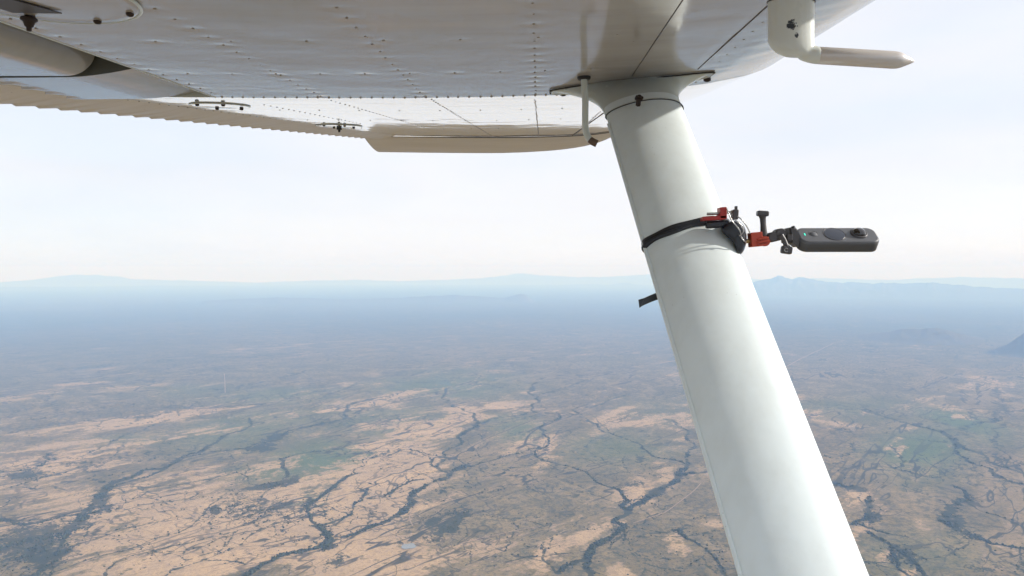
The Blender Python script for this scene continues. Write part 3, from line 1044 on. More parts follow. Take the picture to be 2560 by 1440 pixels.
def hit(px, py):
    """point of the lower wing skin under a pixel"""
    d = ray(px, py)
    Y = 1.5
    for _ in range(40):
        z = float(wing_low(np.array(d.x * Y), np.array(Y)))
        Y += .6 * (z / d.z - Y)
    return Vector((d.x * Y, Y, z))


# ---- rivet lines (x, y on the lower skin)
RIV_IN, RIV_OUT = [], []


def row(lst, x0, y0, x1, y1, step, jitter=.0006):
    L_ = math.hypot(x1 - x0, y1 - y0)
    n = max(1, int(round(L_ / step)))
    for k in range(n + 1):
        t = k / n
        lst.append((x0 + (x1 - x0) * t + random.gauss(0, jitter), y0 + (y1 - y0) * t + random.gauss(0, jitter)))


for X in (-.735, -.502, -.262, -.006):
    row(RIV_IN, X, .95, X, 1.68, .052)
row(RIV_IN, -.68, 1.405, .10, 1.405, .085)
row(RIV_IN, -.60, 1.135, .12, 1.135, .12)
NBIG = len(RIV_IN)
row(RIV_IN, .335, .78, .352, 1.66, .06)
row(RIV_IN, -.74, 1.694, .12, 1.694, .0255)
for a, b_ in (((1078, 249), (1230, 340)), ((827, 251), (1060, 318)), ((660, 262), (900, 309)), ((1338, 250), (1347, 345)), ((1500, 280), (1425, 350)), ((320, 250), (880, 322))):
    p, q_ = hit(*a), hit(*b_)
    row(RIV_OUT, p.x, p.y, q_.x, q_.y, .036)
for Y in (2.05, 2.45, 2.9):
    le, c, z = sect(Y)
    row(RIV_OUT, float(le) - .84 * float(c), Y, float(le) - .15 * float(c), Y, .11)
ri, ro = np.array(RIV_IN), np.array(RIV_OUT)


def dents(X, Y, riv, amp, sig, nbig=None):
    z = np.zeros_like(X)
    for k, (rx, ry) in enumerate(riv):
        a = amp if (nbig is None or k < nbig) else amp * .18
        a *= .5 + random.random()
        dx, dy = X - rx, Y - ry
        m = (np.abs(dx) < 4 * sig) & (np.abs(dy) < 4 * sig)
        z[m] += a * np.exp(-(dx[m] ** 2 / (2 * (sig * 1.5) ** 2) + dy[m] ** 2 / (2 * sig ** 2)))
    return z


def panel(name, y0, y1, ny, rear, nfine, mat, riv, amp, sig, wav, nbig=None):
    """metal wing panel: finely meshed lower skin, nose and upper skin back to the trailing edge"""
    ys = np.linspace(y0, y1, ny)
    xl = np.concatenate([np.linspace(rear, .10, nfine), .10 * (np.linspace(1, 0, 26)[1:]) ** 2])
    xu = np.concatenate([.10 * (np.linspace(0, 1, 12)[1:]) ** 2, np.linspace(.16, 1.0, 14)])
    V = []
    for xc, low in [(x, True) for x in xl] + [(x, False) for x in xu]:
        le, c, z = sect(ys)
        prof = float(zlow(np.array(xc)) if low else zup(np.array(xc)))
        V.append(np.stack([le - xc * c, ys, z + c * (prof - Z40)], 1))
    V = np.array(V)
    nl = len(xl)
    X, Y = V[:nl, :, 0], V[:nl, :, 1]
    dz = dents(X, Y, riv, amp, sig, nbig)
    dz += wav * (fbm(X * 5.5 + 3, Y * 9, 3, 91) - .5) + wav * .14 * (fbm(X * 14 + 3, Y * 26, 2, 95) - .5)
    V[:nl, :, 2] += dz
    me = npmesh(name, V.reshape(-1, 3), gridq(len(xl) + len(xu), ny, False))
    return part(link(name, me, mat))


inner = panel('inner_wing_panel', .10, YB, 330, REAR, 250, WINGSHADEM, ri, .00055, .0085, .0015, NBIG)
outer = panel('outer_wing_panel', YB + .0015, YT, 200, .907, 200, WINGLITM, ro, .00022, .010, .0012)

# rivet heads
hd = bmesh.new()
bmesh.ops.create_uvsphere(hd, u_segments=8, v_segments=5, radius=1.0)
hd_v = [v.co.copy() for v in hd.verts]
hd_f = [tuple(v.index for v in f.verts) for f in hd.faces]
hd.free()
rme = bpy.data.meshes.new('rivet')
rme.from_pydata([(v.x * .0023, v.y * .0023, v.z * .0011) for v in hd_v], [], hd_f)
rme.polygons.foreach_set('use_smooth', [True] * len(rme.polygons))
rme.materials.append(RIVM)
dr = np.array([dents(np.array([x]), np.array([y]), [(x, y)], 0, .01)[0] for x, y in ri[:1]])
rdm = rme.copy()
rdm.name = 'rivet'
rdm.materials[0] = DOTM
for x, y in ri:
    z = float(wing_low(np.array(x), np.array(y)))
    edge = y > 1.68 and abs(y - 1.694) < .004
    o = bpy.data.objects.new('rivet', rdm if edge else rme)
    o.location = (x, y, z - (.0006 if edge else -.0004))
    if edge: o.scale = (1.15, 1.15, 1.6)
    C.objects.link(o)
    o.parent = inner


def merged(name, riv, r, h, mat, parent, lift=0.0):
    v, f = [], []
    for x, y in riv:
        z = float(wing_low(np.array(x), np.array(y))) + lift
        n0 = len(v)
        v += [(x + p.x * r, y + p.y * r, z + p.z * h) for p in hd_v]
        f += [tuple(n0 + i for i in q) for q in hd_f]
    o = mesh(name, v, f, mat, parent)
    o['kind'] = 'stuff'
    return o


merged('rivet_rows', RIV_OUT, .0023, .0011, DOTM, outer)


def seam(name, pts, r, mat, parent, n=10, lift=-.0003):
    out = []
    for p in spline(pts, n):
        out.append(Vector((p.x, p.y, float(wing_low(np.array(p.x), np.array(p.y))) + lift)))
    return tube(name, out, r, mat, parent, 6)


def line_seam(name, x0, y0, x1, y1, r, mat, parent):
    return seam(name, [Vector((x0 + (x1 - x0) * t, y0 + (y1 - y0) * t, 0)) for t in np.linspace(0, 1, 12)], r, mat, parent, 2)


# lap joints of the nose skins, the rib line at the wing break, and the lip over the flap cove
h1, h2 = hit(1700, 4), hit(1580, 190)
line_seam('skin_seam', h1.x, .55, h2.x, h2.y, .0010, LINEM, inner)
h1, h2 = hit(1922, 4), hit(1745, 172)
line_seam('skin_seam', h1.x + .004, .62, h2.x, h2.y, .0011, LINEM, inner)
h1, h2 = hit(1510, 282), hit(1415, 350)
line_seam('skin_seam', h1.x, h1.y, h2.x, h2.y, .0016, LINEM, outer)
LIPX = LE0 - REAR * C0
lipp = [Vector((LIPX, y, float(wing_low(np.array(LIPX), np.array(y))) + .0006)) for y in np.linspace(.3, YB, 20)]
tube('cove_lip', lipp, .0022, STRUTM, inner, 6)

# dark cove behind the lip (rear spar web) and end rib
COVEM = mat_paint('dark cove surface', (.16, .17, .15), .5, .5)  # dark grey-green for the cove faces and outboard flap ends
v, f = [], []
for i, y in enumerate(np.linspace(.3, YB, 12)):
    z = float(wing_low(np.array(LIPX), np.array(y)))
    v += [(LIPX + .004, y, z + .001), (LIPX + .03, y, z + .11)]
    if i: f.append((2 * i - 2, 2 * i - 1, 2 * i + 1, 2 * i))
part(mesh('rear_spar', v, f, COVEM))
zb = float(wing_low(np.array(LIPX), np.array(YB)))
rib = [(LIPX, zb), (LIPX, zb + .10), (-1.03, zb + .045), (-1.03, zb + .004)]
v = [(x, y, z) for y in (YB - .0025, YB + .0005) for x, z in rib]
part(mesh('end_rib', v, [(0, 1, 2, 3), (7, 6, 5, 4), (0, 4, 5, 1), (1, 5, 6, 2), (2, 6, 7, 3), (3, 7, 4, 0)], FAIRM, None, False))


# ---- flap: rounded nose tucked in the cove, beaded lower skin behind
def flap(y0, y1, ny, bead_x, seed):
    ys = np.linspace(y0, y1, ny)
    prof = [(-.862 - .058 * (1 - math.cos(a)), .052 - .050 * math.sin(a)) for a in np.radians(np.linspace(-70, 88, 22))]
    prof = [(x, z) for x, z in prof]
    xe = prof[-1]
    low = [(x, xe[1] + (x - xe[0]) * -.01) for x in np.linspace(xe[0] - .01, -1.22, 40)]
    V = []
    for x, z in prof + low:
        base = ZB + (ys - YB) * SL1
        bead = 0.0
        if x < bead_x:
            ph = ((ys - .02 * seed) / .062) % 1.0
            bead = -.0045 * np.clip(np.minimum(ph / .25, (1 - ph) / .75), 0, 1) * min(1, (bead_x - x) / .012)
        V.append(np.stack([np.full(ny, x), ys, base + z + bead], 1))
    top = [np.stack([np.full(ny, x), ys, ZB + (ys - YB) * SL1 + z], 1) for x, z in ((-1.22, xe[1] + .012), (-1.0, .085), (-.88, .085))]
    V = np.array(V + top)
    me = npmesh('flap', V.reshape(-1, 3), gridq(len(V), ny, False))
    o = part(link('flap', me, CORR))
    # end plates
    for j, nm in ((0, 'end_plate'), (ny - 1, 'end_plate')):
        pts = [tuple(p) for p in V[:, j, :]]
        mesh(nm, pts, [tuple(range(len(pts)))], CORR, None, False).parent = o
    return o


f1 = flap(.35, 1.405, 260, -1.30, 1)
adopt(f1, plane)
# short outboard flap section, its skin running forward almost to the lip
ys = np.linspace(1.418, YB - .006, 90)
V = []
for x in np.concatenate([[-.790, -.777, -.773, -.775], np.linspace(-.785, -1.22, 60)]):
    u = np.clip((-.93 - x) / -.155, 0, 1)
    z = .002 + .020 * u ** 1.7
    k = len(V)
    if k < 4: z = (.060, .045, .030, .024)[k]
    bead = 0.0
    if x < -1.065 and k > 3:
        ph = ((ys - .03) / .062) % 1.0
        bead = -.0030 * np.clip(np.minimum(ph / .25, (1 - ph) / .75), 0, 1) * min(1, (-1.065 - x) / .010)
    V.append(np.stack([np.full(90, x), ys, ZB + (ys - YB) * SL1 + z + bead], 1))
V.append(np.stack([np.full(90, -1.22), ys, ZB + (ys - YB) * SL1 + .016], 1))
V.append(np.stack([np.full(90, -.79), ys, ZB + (ys - YB) * SL1 + .062], 1))
V = np.array(V)
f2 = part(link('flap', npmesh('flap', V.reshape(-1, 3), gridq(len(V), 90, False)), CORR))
for j in (0, 89):
    pts = [tuple(p) for p in V[:, j, :]]
    mesh('end_plate', pts, [tuple(range(len(pts)))], COVEM, None, False).parent = f2

# ---- aileron: beaded skins, hanging slightly below the outer wing
HINGE0, HINGE1 = -1.018, -.676
ys = np.linspace(1.48, YT - .02, 560)
V = []
tt = np.linspace(0, 1, 16)
for t in tt:
    u = (ys - YB) / (YT - YB)
    hx = HINGE0 + (HINGE1 - HINGE0) * u
    tex = -1.185 + (-.795 + 1.185) * u
    le, c, z = sect(ys)
    hz_ = z + c * (zlow((le - hx) / c) - Z40) + .004
    tz = ZB - .013 + (ys - YB) * (.645 - ZB + .013) / (YT - .02 - YB)
    x = hx + (tex - hx) * t
    zz = hz_ + (tz - hz_) * t - .004 * math.sin(math.pi * t)
    ph = (ys / .0605) % 1.0
    bead = -.0048 * np.clip(np.minimum(ph / .16, (1 - ph) / .84), 0, 1) * t ** 2.5
    V.append(np.stack([x, ys, zz + bead], 1))
Vt = []
for t in (1.0, .5, 0.0):
    x = V[0][:, 0] + (V[-1][:, 0] - V[0][:, 0]) * t
    zz = V[0][:, 2] + (V[-1][:, 2] - V[0][:, 2]) * t + (.003 if t == 1 else .02 if t == .5 else .035)
    Vt.append(np.stack([x, ys, zz], 1))
V = np.array(V + Vt)
me = npmesh('aileron', V.reshape(-1, 3), gridq(len(V), len(ys), False))
ail = part(link('aileron', me, TIPM))
pts = [tuple(p) for p in V[:, 0, :]]
mesh('end_plate', pts, [tuple(range(len(pts)))], TIPM, None, False).parent = ail
gap = [Vector((HINGE0 + (HINGE1 - HINGE0) * (y - YB) / (YT - YB) + .002, y, float(wing_low(np.array(HINGE0 + (HINGE1 - HINGE0) * (y - YB) / (YT - YB)), np.array(y))) + .0015)) for y in np.linspace(YB + .004, 2.1, 20)]
tube('hinge_gap', gap, .0016, DARKSEAM, ail, 6)

# ---- drooped wing tip
nu, nv = 60, 18
V = []
le, c, z = [float(q_) for q_ in sect(YT)]
for i in range(nu):
    s = i / (nu - 1)
    xc = 1.0 - s
    xr = le - xc * c * 1.045
    z0 = z + c * (float(zlow(np.array(xc))) - Z40)
    nose = math.sqrt(max(0.0, 1 - max(0.0, (s - .40) / .60) ** 2))      # plan form rounds off towards the leading edge
    for j in range(nv):
        t = j / (nv - 1)
        yy = YT - .004 + .36 * (.10 + .90 * nose) * t
        dip = -.045 * (.25 + .75 * nose) * math.sin(min(1, t / .55) * math.pi / 2)
        up_ = 0 if t < .55 else .20 * ((t - .55) / .45) ** 2
        xx = xr + (.055 * t if i == 0 else .055 * t * (1 - s) ** 3) - .14 * t * (1 - nose)
        V.append((xx, yy, z0 - .0015 + dip + up_ * (.3 + .7 * nose)))
me = npmesh('wing_tip', np.array(V), gridq(nu, nv, True))
tip = part(link('wing_tip', me, TIPM))
hp = [Vector((x, YT - .003, float(wing_low(np.array(x), np.array(YT - .003))) - .003)) for x in np.linspace(-.76, .36, 33)]
tube('tip_seam', hp, [.0012 + .0014 * math.sin(math.pi * k / 32) for k in range(33)], DARKSEAM, tip, 6)

# ---- round inspection covers
def cover(cx, cy, r, mat, screws, parent=None, rim=.006, zo=0.0):
    def zz(x, y): return float(wing_low(np.array(x), np.array(y)))
    hk = r / .116
    prof = [(0, .0032), (r * .80, .0032), (r * .90, .0026), (r * .97, .0038), (r, .0006)]
    n = 56
    v, f = [], []
    for k, (pr, ph) in enumerate(prof):
        for j in range(n):
            a = 2 * math.pi * j / n
            x, y = cx + pr * math.cos(a), cy + pr * math.sin(a)
            v.append((x, y, zz(x, y) - ph * hk - .0006))
        if k:
            for j in range(n):
                l = (j + 1) % n
                f.append(((k - 1) * n + j, (k - 1) * n + l, k * n + l, k * n + j))
    o = part(mesh('inspection_cover', v, f, mat))
    ringp = [Vector((cx + r * 1.005 * math.cos(a), cy + r * 1.005 * math.sin(a), zz(cx + r * math.cos(a), cy + r * math.sin(a)) - .0022 * hk)) for a in [2 * math.pi * j / 64 for j in range(64)]]
    tube('cover_rim', ringp, .0024 * hk ** 1.6, FAIRM, o, 8, closed=True)
    for a in screws:
        x, y = cx + r * .90 * math.cos(R(a)), cy + r * .90 * math.sin(R(a))
        z = zz(x, y) - .0052
        rs = []
        for q_, hh in ((.0001, -.0030), (.0034, -.0024), (.0050, -.0006), (.0052, .0030)):
            rs.append([Vector((x + q_ * math.cos(t), y + q_ * math.sin(t), z + hh)) for t in [2 * math.pi * j / 10 for j in range(10)]])
        rings('screw', rs, BOLTM, o)
    return o


cv1 = cover(-.622, .892, .116, WINGSHADEM, (38, 82, 128, 172, 218, 262, 310, 350))
pl = [hit(2, 0), hit(118, 0), hit(182, 24), hit(60, 22)]
pl = [Vector((-.70, .880, 0)), Vector((-.648, .880, 0)), Vector((-.626, .948, 0)), Vector((-.690, .945, 0))]
v = [(p.x, p.y, float(wing_low(np.array(p.x), np.array(p.y))) - .0052 - e) for e in (0, .0012) for p in pl]
mesh('placard', v, [(3, 2, 1, 0), (4, 5, 6, 7), (0, 1, 5, 4), (1, 2, 6, 5), (2, 3, 7, 6), (3, 0, 4, 7)], PLACARD, cv1, False)
p = hit(550, 263)
cover(p.x, p.y, .075, WINGLITM, (60, 120, 240, 300))
p = hit(848, 314)
cover(p.x, p.y, .085, WINGLITM, (60, 120, 240, 300))

# small drain valve by the big cover
p = hit(72, 33)
dp = Vector((p.x, p.y, p.z))
rs = []
for hh, q_ in ((.004, .0050), (-.006, .0050), (-.0065, .0100), (-.0095, .0105), (-.012, .0070), (-.018, .0052), (-.0185, .0034), (-.024, .0030)):
    rs.append([dp + Vector((q_ * math.cos(t), q_ * math.sin(t), hh)) for t in [2 * math.pi * j / 12 for j in range(12)]])
part(rings('drain_valve', rs, BOLTM))
p = hit(848, 316)
rs = [[p + Vector((q_ * math.cos(t), q_ * math.sin(t), hh - .004)) for t in [2 * math.pi * j / 12 for j in range(12)]] for hh, q_ in ((0, .010), (-.008, .010), (-.009, .005), (-.018, .004))]
part(rings('drain_valve', rs, RUBBER))

# ---- strut
ST_T = P(1610, 280, 1.47)
ST_B = P(2010, 1440, .90)
AX = (ST_B - ST_T).normalized()
CH = (Vector((1, 0, 0)) - AX * AX.x).normalized()      # chordwise, towards the leading edge
NM = AX.cross(CH).normalized()
if NM.y > 0: NM = -NM                                   # towards the cabin


def strut_sec(n=64, hc=.0765, th=.031):
    """streamlined outline, (chord, thickness) pairs, leading edge at +chord"""
    pts = []
    for k in range(n):
        a = 2 * math.pi * k / n
        c_ = math.cos(a)
        pts.append((hc * c_, th * math.sin(a) * (1.0 + .16 * c_) * (abs(math.sin(a)) ** .12 if c_ < 0 else 1)))
    return pts


SEC = strut_sec()


def strut_ring(o, sc=1.0, off=0.0, tilt=0.0):
    out = []
    for c_, t_ in SEC:
        l = math.hypot(c_ / .079 ** 2, t_ / .031 ** 2)
        nc, nt_ = c_ / .079 ** 2 / l, t_ / .031 ** 2 / l
        out.append(o + CH * (c_ * sc + nc * off) + NM * (t_ * sc + nt_ * off) + AX * (tilt * c_))
    return out


LT = (ST_B - ST_T).length
rs = [strut_ring(ST_T + AX * t) for t in np.linspace(-.02, LT + .25, 40)]
strut = part(rings('wing_strut', rs, STRUTM))
# trailing-edge bead in the strut's own enamel, set to catch light
te = [ST_T + AX * t - CH * .0768 + NM * .002 for t in np.linspace(.03, LT + .24, 30)]
tube('trailing_edge_bead', te, .0036, STRUTM, strut, 8)

# ---- fairing where the strut meets the wing
FC = hit(1568, 206)
FXa, FXb = hit(1372, 228), hit(1786, 182)
fdir = (FXb - FXa).normalized()
fmid = (FXa + FXb) / 2
fhalf = (FXb - FXa).length / 2
fn = Vector((0, 1, SL1)).normalized()
NR = 26
rs = []
base_o = ST_T + AX * .004
for i in range(NR + 1):
    t = i / NR
    e = t ** 2.6
    g = t ** 3.4
    cen = base_o.lerp(fmid, t ** .92) 
    ring_ = []
    for (c_, t_) in SEC:
        a_s = CH * c_ * 1.02 + NM * t_ * 1.05
        ca, sa = c_ / .079, t_ / .031
        ca = max(-1, min(1, ca))
        tw = .058 * (1 - abs(ca) ** 2.4) ** .62 + .006
        a_w = fdir * (ca * fhalf) + fn * (-math.copysign(tw, t_) if abs(t_) > 1e-6 else 0)
        kk = e if abs(ca) > .0 else e
        p_ = cen + a_s.lerp(a_w, e)
        ring_.append(p_)
    rs.append(ring_)
# settle the last ring on the skin, with a small flange
lastr = []
for p_ in rs[-1]:
    lastr.append(Vector((p_.x, p_.y, float(wing_low(np.array(p_.x), np.array(p_.y))) - .001)))
rs[-1] = [Vector((p_.x, p_.y, p_.z - .004)) for p_ in lastr]
rs.append([Vector((p_.x, p_.y, p_.z + .002)) for p_ in lastr])
fair = part(rings('strut_fairing', rs, FAIRM, None, caps=False))
tube('fairing_sealant', [p_ + (p_ - fmid).normalized() * .003 + Vector((0, 0, -.0012)) for p_ in lastr], .0015, DARKSEAM, fair, 6, closed=True)
tube('joint_seam', strut_ring(base_o, 1.02, .0004), .0009, DARKSEAM, fair, 6, closed=True)
# bolt
bc = P(1597, 250, 1.41)
bn = NM.copy()
hb = bc + bn * .0
bs = CH
bt = bn.cross(bs).normalized()
rs = []
for hh, q_ in ((-.012, .005), (.002, .005), (.0022, .0085), (.006, .0085), (.0065, .0045), (.010, .004)):
    rs.append([hb + bn * hh + (bs * math.cos(t) + bt * math.sin(t)) * q_ for t in [2 * math.pi * j / 6 for j in range(6)]])
rings('bolt', rs, BOLTM, fair, smooth=False)
for px_, py_ in ((1408, 233), (1768, 197)):
    p_ = hit(px_, py_)
    rs = [[p_ + Vector((q_ * math.cos(t), q_ * math.sin(t), hh)) for t in [2 * math.pi * j / 12 for j in range(12)]] for hh, q_ in ((.002, .008), (-.004, .008), (-.006, .005), (-.007, .001))]
    rings('screw', rs, BOLTM, fair)

# ---- vent tube behind the strut
g0 = hit(1460, 192)
pth = [g0 + Vector((0, 0, .01)), P(1460, 197, g0.y), P(1463, 250, g0.y), P(1463, 300, g0.y), P(1464, 322, g0.y), P(1468, 338, g0.y), P(1476, 350, g0.y), P(1484, 355, g0.y), P(1492, 359, g0.y)]
sp = spline(pth, 5)
vt = part(tube('vent_tube', sp, .0066, FAIRM, None, 14))
tube('stained_end', [P(1474, 348.5, g0.y), P(1482, 354.5, g0.y), P(1492.5, 359.5, g0.y)], [.0068, .0072, .0074], BROWN, vt, 14)
rs = [[g0 + Vector((q_ * math.cos(t), q_ * math.sin(t), hh)) for t in [2 * math.pi * j / 20 for j in range(20)]] for hh, q_ in ((.002, .013), (-.003, .0135), (-.006, .0115), (-.0062, .006))]
rings('grommet', rs, RUBBER, vt)

# ---- pitot mast and tube
PY = .90
KP = PY / F
mc = P(1978, 80, PY)
MASTM = mat_paint('mast enamel', (.84, .88, .83), .24, .2, (8, 8, 8), True, [(P(1980, 62, PY - .0135), .016, .66), (P(1990, 90, PY - .012), .009, .66), (P(1950, 110, PY - .012), .006, .68)])
bm = bmesh.new()
for k in range(26):                          # vertical blade, streamlined section
    t = k / 25
    py_ = -60 + 200 * t
    sh = 1.0 if t < .78 else math.sqrt(max(.02, 1 - ((t - .78) / .235) ** 2))
    xl_, xr_ = 1921 + (1 - sh) * 66, 2034 - (1 - sh) * 0
    ring_ = []
    for j in range(24):
        a = 2 * math.pi * j / 24
        c_ = P((xl_ + xr_) / 2, py_, PY)
        ring_.append(bm.verts.new(c_ + Vector(((xr_ - xl_) / 2 * KP * math.cos(a), .0135 * sh ** .3 * math.sin(a), 0))))
    if k:
        for j in range(24):
            bm.faces.new((prev[j], prev[(j + 1) % 24], ring_[(j + 1) % 24], ring_[j]))
    else:
        bm.faces.new(ring_[::-1])
    prev = ring_
bm.faces.new(prev)
# forward socket
prev = None
for k in range(10):
    t = k / 9
    c_ = P(1998 + (2047 - 1998) * t, 134.5 + 4.0 * t, PY)
    r_ = (21.5 - 8.0 * (1 - t) ** 2) * KP
    ring_ = [bm.verts.new(c_ + Vector((0, r_ * math.cos(a), r_ * math.sin(a)))) for a in [2 * math.pi * j / 24 for j in range(24)]]
    if prev:
        for j in range(24):
            bm.faces.new((prev[j], ring_[j], ring_[(j + 1) % 24], prev[(j + 1) % 24]))
    else:
        bm.faces.new(ring_)
    prev = ring_
bm.faces.new(prev[::-1])
bmesh.ops.recalc_face_normals(bm, faces=bm.faces)
me = bpy.data.meshes.new('pitot_mast')
bm.to_mesh(me); bm.free()
mast = part(link('pitot_mast', me, MASTM))
md = mast.modifiers.new('remesh', 'REMESH'); md.mode = 'VOXEL'; md.voxel_size = .0013; md.use_smooth_shade = True
md = mast.modifiers.new('smooth', 'SMOOTH'); md.iterations = 12; md.factor = .5
# seam at the root of the mast
bp_ = P(1978, 5, PY)
tube('mast_seam', [bp_ + Vector((57.5 * KP * math.cos(a), .0141 * math.sin(a), -.0006 * math.cos(a))) for a in [2 * math.pi * j / 40 for j in range(40)]], .0008, LINEM, mast, 6, closed=True)
pa, pb = P(2043, 138.5, PY), P(2236, 150.0, PY)
prof = [(0, 19.6), (.01, 20.6), (.5, 20.8), (.985, 20.9), (1.0, 20.6)]
tb = tube('pitot_tube', [pa.lerp(pb, t) for t, r_ in prof], [r_ * KP for t, r_ in prof], PROBE, mast, 28)
dirp = (pb - pa).normalized()
prof = [(-1, 20.7), (8, 20.0), (18, 17.0), (29, 12.0), (39, 7.0), (46, 3.4), (47, 1.6), (44, 1.2)]
tube('probe_tip', [pb + dirp * (l * KP) for l, r_ in prof], [r_ * KP for l, r_ in prof], PROBE, tb, 28)

# ================================================================== CAMERA CLAMP AND CAMERA
YM = 1.24
KM = YM / F


def Q(px, py, dy=0.0):
    return P(px, py, YM + dy)


mount = empty('strap_clamp', Q(1830, 600))
tag(mount, 'black strap clamp with red jaws bound round the white wing strut', 'clamp')


def mp_(o):
    o.parent = None
    return adopt(o, mount)


def at_axis(py):
    """strut axis point whose image lies on row py"""
    best = min(np.linspace(0, LT, 600), key=lambda t: abs(proj(*[np.array(c) for c in (ST_T + AX * t)])[1] - py))
    return ST_T + AX * best


# band: two turns round the strut
bo = at_axis(592)


def band(name, o, wid, off, thk, tilt, mat, a0=0, a1=64):
    inn = strut_ring(o, 1.0, off, tilt)
    out = strut_ring(o, 1.0, off + thk, tilt)
    rs = []
    for k in range(a0, a1):
        i_, u_ = inn[k % 64], out[k % 64]
        wv = 1 + .12 * math.sin(k * .7) 
        h = AX * (wid / 2 * wv)
        rs.append([i_ - h, u_ - h * .9, u_ + h * .9, i_ + h])
    return mp_(rings(name, rs, mat, None, True, closed=(a1 - a0 == 64)))


band('strap', bo + AX * .001, .0165, .0006, .0034, -.14, TAPE)
band('strap', bo + AX * .0075, .0050, .0026, .0030, -.10, TAPE, 18, 46)
# loose end of the strap sticking out behind the strut
e0, e1 = P(1672, 731, 1.30), P(1599, 754, 1.29)
wv = Vector((.30, 0, 1)).normalized()
v, f = [], []
n = 9
for i in range(n):
    t = i / (n - 1)
    c_ = e0.lerp(e1, t) + Vector((0, .006 * math.sin(t * 3), -.004 * t * t))
    hw = .0075
    top_, bot_ = c_ + wv * hw, c_ - wv * hw
    if i == n - 1:
        top_ += Vector((-.004, 0, 0)); bot_ += Vector((.002, 0, 0))
    v += [top_, bot_, bot_ + Vector((0, .002, 0)), top_ + Vector((0, .002, 0))]
    if i:
        a_ = 4 * (i - 1)
        for k in range(4):
            l = (k + 1) % 4
            f.append((a_ + k, a_ + l, a_ + 4 + l, a_ + 4 + k))
f += [(0, 1, 2, 3), (4 * n - 1, 4 * n - 2, 4 * n - 3, 4 * n - 4)]
mp_(mesh('strap_tail', v, f, TAPE, None, False))

# taped saddle on the nose of the strut
sad = [(1812, 556), (1836, 549), (1856, 556), (1866, 575), (1868, 600), (1862, 626), (1849, 641), (1842, 634), (1838, 612), (1824, 595), (1806, 584), (1800, 570)]
bm = bmesh.new()
lay = []
for dy, sc in ((-.036, .80), (-.030, .95), (-.012, 1.0), (.012, 1.0), (.030, .93), (.036, .78)):
    cx = sum(a for a, _ in sad) / len(sad); cy = sum(b for _, b in sad) / len(sad)
    lay.append([bm.verts.new(Q(cx + (a - cx) * sc, cy + (b_ - cy) * sc, dy + random.uniform(-.0015, .0015))) for a, b_ in sad])
for A_, B_ in zip(lay[:-1], lay[1:]):
    for k in range(len(sad)):
        l = (k + 1) % len(sad)
        bm.faces.new((A_[k], A_[l], B_[l], B_[k]))
bm.faces.new(lay[0][::-1]); bm.faces.new(lay[-1])
bmesh.ops.recalc_face_normals(bm, faces=bm.faces)
me = bpy.data.meshes.new('taped_saddle')
bm.to_mesh(me); bm.free()
sd_o = mp_(link('taped_saddle', me, TAPE))
md = sd_o.modifiers.new('sub', 'SUBSURF'); md.levels = md.render_levels = 2
# tape lip running from the band into the saddle
box('tape_fold', Q(1793, 561, -.020), (.038, .012, .012), TAPE, None, .003, Matrix.Rotation(R(-4), 3, 'Y'))
mp_(bpy.context.scene.collection.objects[-1])

# red jaw above the band: base bar, upright, bolt, black knob
rotj = Matrix.Rotation(R(-3), 3, 'Y')
mp_(box('red_jaw', Q(1783, 546, -.030), (56 * KM, .020, 9.5 * KM), REDM, None, .0006, rotj))
mp_(box('red_upright', Q(1805, 533, -.030), (16 * KM, .020, 27 * KM), REDM, None, .0006, rotj))
mp_(box('red_gusset', Q(1796, 541, -.030), (12 * KM, .016, 8 * KM), REDM, None, .0005, Matrix.Rotation(R(-40), 3, 'Y')))
mp_(tube('clamp_bolt', [Q(1767, 535, -.030), Q(1797, 534, -.030)], 3.3 * KM, STEEL, None, 14))
mp_(tube('clamp_bolt', [Q(1812, 532, -.030), Q(1834, 530, -.030)], 3.0 * KM, STEEL, None, 14))
mp_(box('black_knob', Q(1836, 537, -.028), (14 * KM, .018, 24 * KM), PLAST, None, .0016, Matrix.Rotation(R(4), 3, 'Y')))
mp_(box('black_knob', Q(1840, 520, -.028), (6 * KM, .006, 9 * KM), PLAST, None, .0008))
# safety wire loops
for pts in (((1817, 521, -.042), (1822, 535, -.046), (1830, 552, -.046), (1842, 566, -.044), (1851, 580, -.042), (1853, 592, -.040), (1860, 602, -.038), (1866, 606, -.032)),
            ((1843, 541, -.036), (1853, 548, -.040), (1863, 560, -.038), (1870, 572, -.034), (1875, 583, -.030)),
            ((1836, 548, -.044), (1846, 556, -.045), (1856, 566, -.043), (1858, 580, -.042), (1848, 590, -.043))):
    mp_(tube('safety_wire', spline([Q(*p) for p in pts], 8), .0010, STEEL, None, 8))

# arm out to the camera
arm_y = -.010
mp_(tube('threaded_stud', [Q(1858, 604, arm_y), Q(1880, 601, arm_y)], 5.5 * KM, BRASS, None, 12))
mp_(box('red_hinge', Q(1888, 599, arm_y), (28 * KM, .022, 35 * KM), ORANGEM, None, .0012, Matrix.Rotation(R(-5), 3, 'Y')))
for i_, yy in enumerate((-.009, 0, .009)):
    c_ = Q(1912, 603, arm_y + yy)
    rs = [[c_ + Vector((r_ * math.cos(t), dy, r_ * math.sin(t))) for t in [2 * math.pi * j / 20 for j in range(20)]] for dy, r_ in ((-.0024, 11 * KM), (-.002, 12.5 * KM), (.002, 12.5 * KM), (.0024, 11 * KM))]
    mp_(rings('hinge_finger', rs, ORANGEM))
for k_, yy in ((0, 596), (1, 604), (2, 612)):
    mp_(box('hinge_rib', Q(1908, yy, arm_y - .014), (26 * KM, .004, 4 * KM), ORANGEM, None, .0006, Matrix.Rotation(R(-10), 3, 'Y')))
